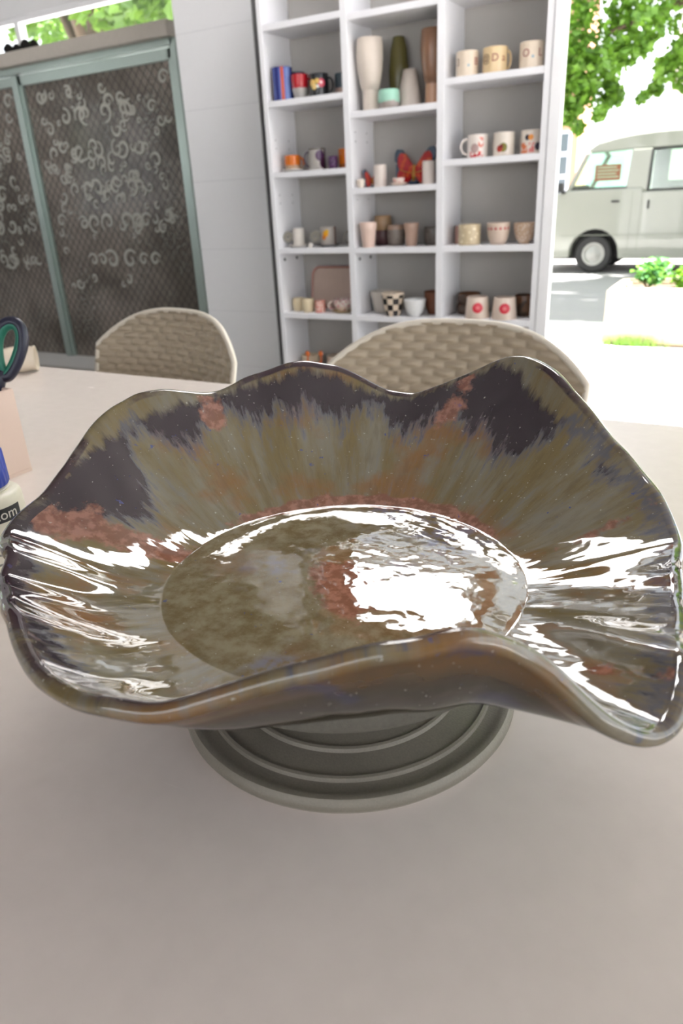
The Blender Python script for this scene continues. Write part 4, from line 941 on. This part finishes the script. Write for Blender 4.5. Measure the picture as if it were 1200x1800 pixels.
def cluster(mb, c, r, num, size, rnd, flat=1.0):
    for _ in range(num):
        v = Vector((rnd.gauss(0, 1), rnd.gauss(0, 1), rnd.gauss(0, 1))).normalized() * (r * rnd.random() ** 0.45)
        leaf(mb, (c[0] + v.x, c[1] + v.y, c[2] + v.z * flat), size * rnd.uniform(0.7, 1.3), rnd)
# shrub, grass in the planter
rnd = random.Random(2)
for (X_, Y_, Z_, r_, num, mt, nm, lab, cat) in ((-0.70, 6.22, GZ + 0.50, 0.15, 420, M_leaf2, 'leafy_shrub', 'dark green leafy shrub at the end of the planter', 'shrub'),
                                             (-0.26, 6.22, GZ + 0.43, 0.26, 900, M_leaf3, 'ground_cover', 'bright green low plant cushion in the planter', 'plant'),
                                             (0.55, 6.25, GZ + 0.45, 0.28, 900, M_leaf2, 'leafy_shrub', 'dark green leafy shrub further along the planter', 'shrub')):
    o = empty(nm, (X_, Y_, GZ + hh - 0.04)); mb = MB()
    for k in range(7):
        a = rnd.uniform(0, 6.28); cluster(mb, (r_ * .5 * math.cos(a), r_ * .35 * math.sin(a), Z_ - GZ - hh + .04 + rnd.uniform(-.02, .06)), r_ * 0.62, num // 7, 0.05, rnd, 0.7)
    tag(mb.build('foliage', mt, o), kind='stuff')
    st = MB()
    for k in range(5):
        a = rnd.uniform(0, 6.28); st.tube([(0, 0, 0), (r_ * .3 * math.cos(a), r_ * .3 * math.sin(a), 0.06), (r_ * .6 * math.cos(a), r_ * .4 * math.sin(a), 0.12)], 0.006, n=5)
    st.build('stems', M_bark, o); tag(o, lab, cat)
o = MB(); 
for k in range(160): 
    x = rnd.gauss(-0.72, 0.10); y = 5.86 + rnd.uniform(-.03, .01); hgt = rnd.uniform(.04, .10); dx = rnd.gauss(0, .03)
    o.add([(x - .004, y, GZ), (x + .004, y, GZ), (x + dx, y - .02, GZ + hgt)], [(0, 1, 2)])
tag(o.build('weed_tuft', leaf_mat('weed_leaf', lin(48, 92, 20), lin(88, 120, 36))), 'tuft of bright green weeds at the foot of the planter', 'weeds', kind='stuff')

# van
van = empty('van', (-2.50, 11.05, GZ), -0.03)
def van_paint():
    n = NT('pale_green_grey_paint'); n.set(n.mix(n.noise(3), lin(132, 133, 124), lin(126, 128, 119)), 0.3); n.lk(0.6, n.b.inputs['Coat Weight']); return n.mat
M_van = van_paint(); M_rub = plain('black_rubber', lin(30, 29, 29), 0.7); M_hub = plain('grey_hub', lin(150, 150, 146), 0.4, 0.5); M_dark = plain('dark_interior', lin(40, 44, 46), 0.6)
def arc(cx, r, a0, a1, z, n=10): return [(cx + r * math.cos(a0 + (a1 - a0) * i / n), z + r * math.sin(a0 + (a1 - a0) * i / n)) for i in range(n + 1)]
WZ, WR = 0.255, 0.255
W1, W2 = 0.475, 2.42
def belt(x): return 1.07 if x > 0.9 else 1.09
low = [(-0.28, 0.30), (-0.22, 0.20), (W1 - 0.335, 0.21)] + arc(W1, 0.335, PI - 0.1, 0.1, WZ)[0:] + [(W1 + 0.345, 0.19), (W2 - 0.345, 0.19)] + arc(W2, 0.335, PI - 0.1, 0.1, WZ) + [(2.95, 0.21), (3.02, 0.30), (3.02, 1.05), (1.05, 1.05), (1.05, 1.10), (0.02, 1.10), (-0.20, 1.02), (-0.30, 0.70)]
Wd = 1.42
vb = MB(); vb.prism(low, 0.0, Wd)
roofp = [(0.27, 1.545), (0.30, 1.600), (0.42, 1.675), (0.62, 1.715), (0.84, 1.745), (1.15, 1.762), (2.80, 1.76), (2.98, 1.70), (3.0, 1.56), (0.86, 1.56)]
vb.prism(roofp, 0.045, Wd - 0.045)
for y0_, y1_ in ((0.02, 0.065), (Wd - 0.065, Wd - 0.02)):
    vb.prism([(0.02, 1.08), (0.10, 1.08), (0.34, 1.57), (0.26, 1.56)], y0_, y1_)                 # front pillar
    vb.prism([(0.82, 1.05), (1.10, 1.05), (1.12, 1.57), (0.86, 1.57)], y0_, y1_)                 # door pillar
    vb.prism([(1.95, 1.03), (2.06, 1.03), (2.06, 1.57), (1.95, 1.57)], y0_, y1_)
    vb.prism([(2.80, 1.03), (3.02, 1.03), (3.0, 1.57), (2.80, 1.57)], y0_, y1_)
bd = vb.build('body', M_van, van)
bv = bd.modifiers.new('bevel', 'BEVEL'); bv.width = 0.02; bv.segments = 2; bv.limit_method = 'ANGLE'; bv.angle_limit = 0.6
def vglass():
    n = NT('van_glass'); g = n.n.new('ShaderNodeBsdfGlossy'); g.inputs['Roughness'].default_value = 0.03
    t = n.n.new('ShaderNodeBsdfTransparent'); t.inputs[0].default_value = (0.80, 0.92, 0.86, 1); m = n.n.new('ShaderNodeMixShader'); m.inputs[0].default_value = 0.09
    n.t.links.new(t.outputs[0], m.inputs[1]); n.t.links.new(g.outputs[0], m.inputs[2]); n.t.links.new(m.outputs[0], n.n['Material Output'].inputs[0]); return n.mat
M_vg = vglass()
for yy in (0.035, Wd - 0.041):
    w_ = MB().prism([(0.10, 1.10), (0.84, 1.10), (0.86, 1.56), (0.33, 1.56)], yy, yy + 0.006).build('window_pane', M_vg, van)
    w_ = MB().prism([(1.10, 1.05), (1.95, 1.05), (1.95, 1.56), (1.12, 1.56)], yy, yy + 0.006).build('window_pane', M_vg, van)
    w_ = MB().prism([(2.06, 1.05), (2.80, 1.05), (2.80, 1.56), (2.06, 1.56)], yy, yy + 0.006).build('window_pane', M_vg, van)
MB().prism([(1.10, 1.05), (1.95, 1.05), (1.95, 1.075), (1.125, 1.075), (1.135, 1.535), (1.95, 1.535), (1.95, 1.56), (1.12, 1.56)], 0.012, 0.034).build('window_gasket', M_rub, van)
MB().prism([(0.10, 1.10), (0.84, 1.10), (0.84, 1.12), (0.11, 1.12)], 0.012, 0.034).build('window_gasket', M_rub, van)
MB().prism([(1.135, 1.075), (1.32, 1.075), (1.32, 1.535), (1.135, 1.535)], 0.15, 0.25).build('seat_back', M_dark, van)
MB().box(1.32, 1.9, 0.15, 0.2, 1.05, 1.17, 0.01).build('cargo_rail', M_dark, van)
MB().box(0.02, 0.10, 0.2, Wd - 0.2, 1.09, 1.16, 0.02).build('dashboard', M_dark, van)
# windscreen
sl = (0.30 - 0.02) / (1.56 - 1.10)
MB().add([(0.035, 0.09, 1.10), (0.035, Wd - 0.09, 1.10), (0.29, Wd - 0.09, 1.56), (0.29, 0.09, 1.56), (0.029, 0.09, 1.10), (0.029, Wd - 0.09, 1.10), (0.284, Wd - 0.09, 1.56), (0.284, 0.09, 1.56)], [(0, 1, 2, 3), (7, 6, 5, 4), (0, 4, 5, 1), (1, 5, 6, 2), (2, 6, 7, 3), (3, 7, 4, 0)]).build('windscreen', M_vg, van)
# sticker in the window
M_stk = plain('sticker_red', lin(196, 84, 60), 0.5); M_stw = plain('sticker_white', lin(236, 226, 214), 0.5)
sk = MB().box(0.40, 0.74, 0.044, 0.046, 1.20, 1.40).build('window_notice', M_stk, van)
for k in range(4):
    MB().box(0.43, 0.71 - 0.03 * (k % 2), 0.0425, 0.044, 1.240 + 0.04 * k, 1.252 + 0.04 * k).build('notice_line', M_stw, sk)
# seams, handles, lamps, bumper, mirror
M_seam = plain('dark_seam', lin(120, 122, 112), 0.6)
for xs in (0.925, 1.045): MB().box(xs, xs + 0.008, -0.001, 0.004, 0.30, 1.05).build('door_seam', M_seam, van)
MB().box(0.0, 3.0, -0.0015, 0.004, 0.505, 0.515).build('side_crease', M_seam, van)
MB().box(0.66, 0.77, -0.018, 0.0, 0.925, 0.95, 0.005).build('door_handle', M_rub, van)
MB().box(1.13, 1.155, -0.018, 0.0, 0.83, 0.94, 0.005).build('door_handle', M_rub, van)
MB().box(-0.06, 0.02, -0.10, -0.02, 1.08, 1.20, 0.015).box(-0.02, 0.03, -0.03, 0.03, 1.06, 1.10, 0.005).build('side_mirror', M_rub, van)
MB().box(-0.34, -0.2, 0.02, Wd - 0.02, 0.24, 0.42, 0.02).build('bumper', M_van, van)
for y_ in (0.12, Wd - 0.30): MB().box(-0.315, -0.285, y_, y_ + 0.18, 0.58, 0.70, 0.01).build('headlamp', M_glass, van)
for xw in (W1, W2):
    arch = MB().lathe([(0.0, 0.08), (0.36, 0.08), (0.36, 0.14), (0.0, 0.14)], 32); arch.v = [(xw + x, z, WZ + y) for x, y, z in arch.v]
    for yy in (0.025, Wd - 0.185):
        wz = MB().lathe([(0.15, 0.02), (0.20, 0.0), (0.235, 0.005), (WR, 0.03), (WR, 0.13), (0.235, 0.155), (0.20, 0.16), (0.15, 0.14)], 40, close=True)
        wz.v = [(xw + x, yy + z, WZ + y) for x, y, z in wz.v]; t_ = wz.build('tyre', M_rub, van, smooth=0.7)
        hz_ = MB().lathe([(0.0, 0.012), (0.04, 0.008), (0.06, 0.02), (0.11, 0.03), (0.13, 0.012), (0.155, 0.012), (0.155, 0.15), (0.0, 0.15)], 32)
        hz_.v = [(xw + x, yy + (z if yy < 0.5 else 0.16 - z), WZ + y) for x, y, z in hz_.v]; hz_.build('wheel_rim', M_hub, t_, smooth=0.7)
    MB().box(xw - 0.33, xw + 0.33, 0.19, 0.25, 0.2, 0.58).build('wheel_well', M_rub, van)
MB().box(-0.2, 2.95, 0.25, Wd - 0.25, 0.17, 0.30).build('underbody', M_rub, van)
tag(van, 'pale grey-green boxy van parked across the road in tree shade', 'van')

# trees
def tree(name, X_, Y_, trunk_h, lab, pads, seed, leafsize, branches):
    o = empty(name, (X_, Y_, GZ)); rn = random.Random(seed)
    tk_ = MB().tube([(0, 0, 0), (0.05, 0.03, trunk_h * 0.5), (0, 0.0, trunk_h), (0.1, 0, trunk_h + 1.2)], 0.2, rads=[0.24, 0.19, 0.17, 0.1], n=12)
    for b in branches: tk_.tube([(0, 0, trunk_h * 0.85), tuple(Vector(b) * 0.5 + Vector((0, 0, trunk_h * 0.6))), b], 0.07, rads=[0.11, 0.07, 0.02], n=8)
    tk_.build('trunk', M_bark, o, smooth=1.0)
    mb = MB()
    for (c, r_, num, fl, ls) in pads: cluster(mb, c, r_, num, ls, rn, fl)
    tag(mb.build('foliage', M_leaf, o), kind='stuff')
    return tag(o, lab, 'tree', 'street trees')
def crown(rx, ry, z0, z1, k, num, seed, ls, rcl=0.8):
    rn = random.Random(seed); P_ = []
    for _ in range(k):
        a = rn.uniform(0, 6.28); q = math.sqrt(rn.random())
        P_.append(((rx * q * math.cos(a), ry * q * math.sin(a), rn.uniform(z0, z1) - 0.6 * q * q), rcl, num, 0.6, ls))
    return P_
# low hanging sprays seen through the doorway (tree stands right of the view)
TX, TY = 2.3, 8.9
def sx(px, py, Y_=8.5): return (-1.963 + (px - 1000) / 182 - TX, Y_ - TY, 2.23 - (py - 100) / 196 - (px - 1000) * 0.00025 - GZ)
spray = []
for px, py, rp, num in ((1000, 120, 40, 330), (1050, 120, 42, 330), (1095, 108, 30, 200), (1025, 165, 32, 240), (1072, 165, 26, 190), (1000, 200, 26, 180), (1018, 222, 14, 60), (1066, 203, 15, 75), (1130, 96, 22, 110), (1168, 130, 22, 120), (1152, 158, 15, 70), (1134, 178, 11, 45), (1195, 112, 32, 200), (1200, 148, 24, 120),
                      (1010, 60, 45, 300), (1080, 55, 45, 300), (1150, 50, 40, 220), (1210, 50, 45, 260), (1010, 0, 50, 260), (1100, -5, 50, 260), (1190, -10, 50, 260), (960, 160, 45, 260), (940, 90, 45, 260), (1240, 130, 40, 260), (1290, 90, 50, 300)):
    spray.append((sx(px, py, 8.5 + rnd.uniform(-.25, .25)), rp / 185, num, 1.0, 0.085))
tree('street_tree', TX, TY, 3.0, 'leafy street tree whose low sprays hang over the van roof', spray + crown(3.2, 2.4, 3.9, 6.2, 46, 190, 11, 0.24), 5, 0.2, [(-3.6, -0.2, 3.0), (-1.8, 1.0, 4.6), (1.8, 0.6, 4.6), (0.5, -1.2, 4.8), (-3.9, -0.4, 2.5)])
tree('street_tree', -9.5, 9.6, 3.2, 'leafy street tree shading the road behind the shelf wall', crown(3.4, 2.6, 3.9, 6.4, 50, 190, 21, 0.24), 6, 0.2, [(-1.8, 0.4, 4.6), (1.8, 0.6, 4.6), (0.2, -1.2, 4.8)])
tree('street_tree', 12.2, 9.3, 3.2, 'leafy street tree further along the road past the planter', crown(3.2, 2.6, 3.9, 6.4, 46, 190, 31, 0.24), 7, 0.2, [(-1.8, 0.4, 4.6), (1.8, 0.6, 4.6), (0.2, -1.2, 4.8)])
tree('street_tree', -9.4, 1.8, 1.6, 'leafy garden tree outside the left window', crown(1.5, 1.8, 1.9, 4.2, 30, 160, 41, 0.16, 0.6), 8, 0.16, [(-.8, 0.4, 2.6), (.8, 0.6, 2.6), (0.2, -1.0, 2.8)])

# houses across the road
M_hw = plain('cream_render', lin(238, 232, 220), 0.8, var=0.03, scale=2); M_hr = plain('roof_tile', lin(176, 170, 164), 0.7); M_brick = plain('brick_tone', lin(188, 140, 116), 0.8); M_hwin = plain('house_glass', lin(92, 100, 108), 0.15); M_wfr = plain('house_frame', lin(232, 230, 240), 0.5)
def house(name, x0, x1, y0, y1, h, roof, wins, mat, lab):
    o = empty(name, ((x0 + x1) / 2, y0, GZ)); cx = (x0 + x1) / 2
    MB().box(x0 - cx, x1 - cx, 0, y1 - y0, 0, h).build('wall', mat, o)
    MB().prism([(x0 - cx - 0.3, h), (x1 - cx + 0.3, h), (x1 - cx + 0.3, h + 0.15), (0, h + roof), (x0 - cx - 0.3, h + 0.15)], -0.3, y1 - y0 + 0.3).build('roof', M_hr, o)
    for (a, b, c, d) in wins:
        f_ = MB().box(a - cx, b - cx, -0.06, 0.0, c, d, 0.01).build('window', M_wfr, o)
        nx_ = max(1, int((b - a) / 0.5)); nz_ = max(1, int((d - c) / 0.45)); ww, wh = (b - a) / nx_, (d - c) / nz_
        for i in range(nx_):
            for j in range(nz_): MB().box(a - cx + i * ww + 0.05, a - cx + (i + 1) * ww - 0.05, -0.072, -0.06, c + j * wh + 0.05, c + (j + 1) * wh - 0.05).build('pane', M_hwin, f_)
    return tag(o, lab, 'house')
house('house', -9.8, -4.05, 19, 20.3, 5.2, 1.6, [(-5.25, -4.2, 0.9, 2.35), (-6.9, -5.7, 1.2, 2.6), (-8.9, -7.9, 1.2, 2.6), (-6.9, -5.7, 3.4, 4.6)], M_brick, 'brick-toned house with white lattice windows across the road')
house('house', -2.6, 7.0, 23, 30, 6.0, 2.0, [(3.0, 4.2, 1.2, 2.6), (5.0, 6.2, 1.2, 2.6), (3.0, 4.2, 3.6, 5.0)], M_hw, 'wide cream rendered house far across the road')
# round sign behind the van
sg = empty('round_sign', (-1.9, 14.2, GZ))
MB().tube([(0, 0, 0), (0, 0, 2.2)], 0.03, n=10).build('pole', M_hub, sg, smooth=0.8)
dk_ = MB().lathe([(0, 0), (0.27, 0), (0.27, 0.02), (0, 0.02)], 40); dk_.v = [(x, -0.035 - z, y + 1.98) for x, y, z in dk_.v]
dk_.build('disc', plain('sign_grey', lin(196, 204, 214), 0.5), sg, smooth=0.7)
tag(sg, 'round pale grey street sign rising behind the van roof', 'sign')
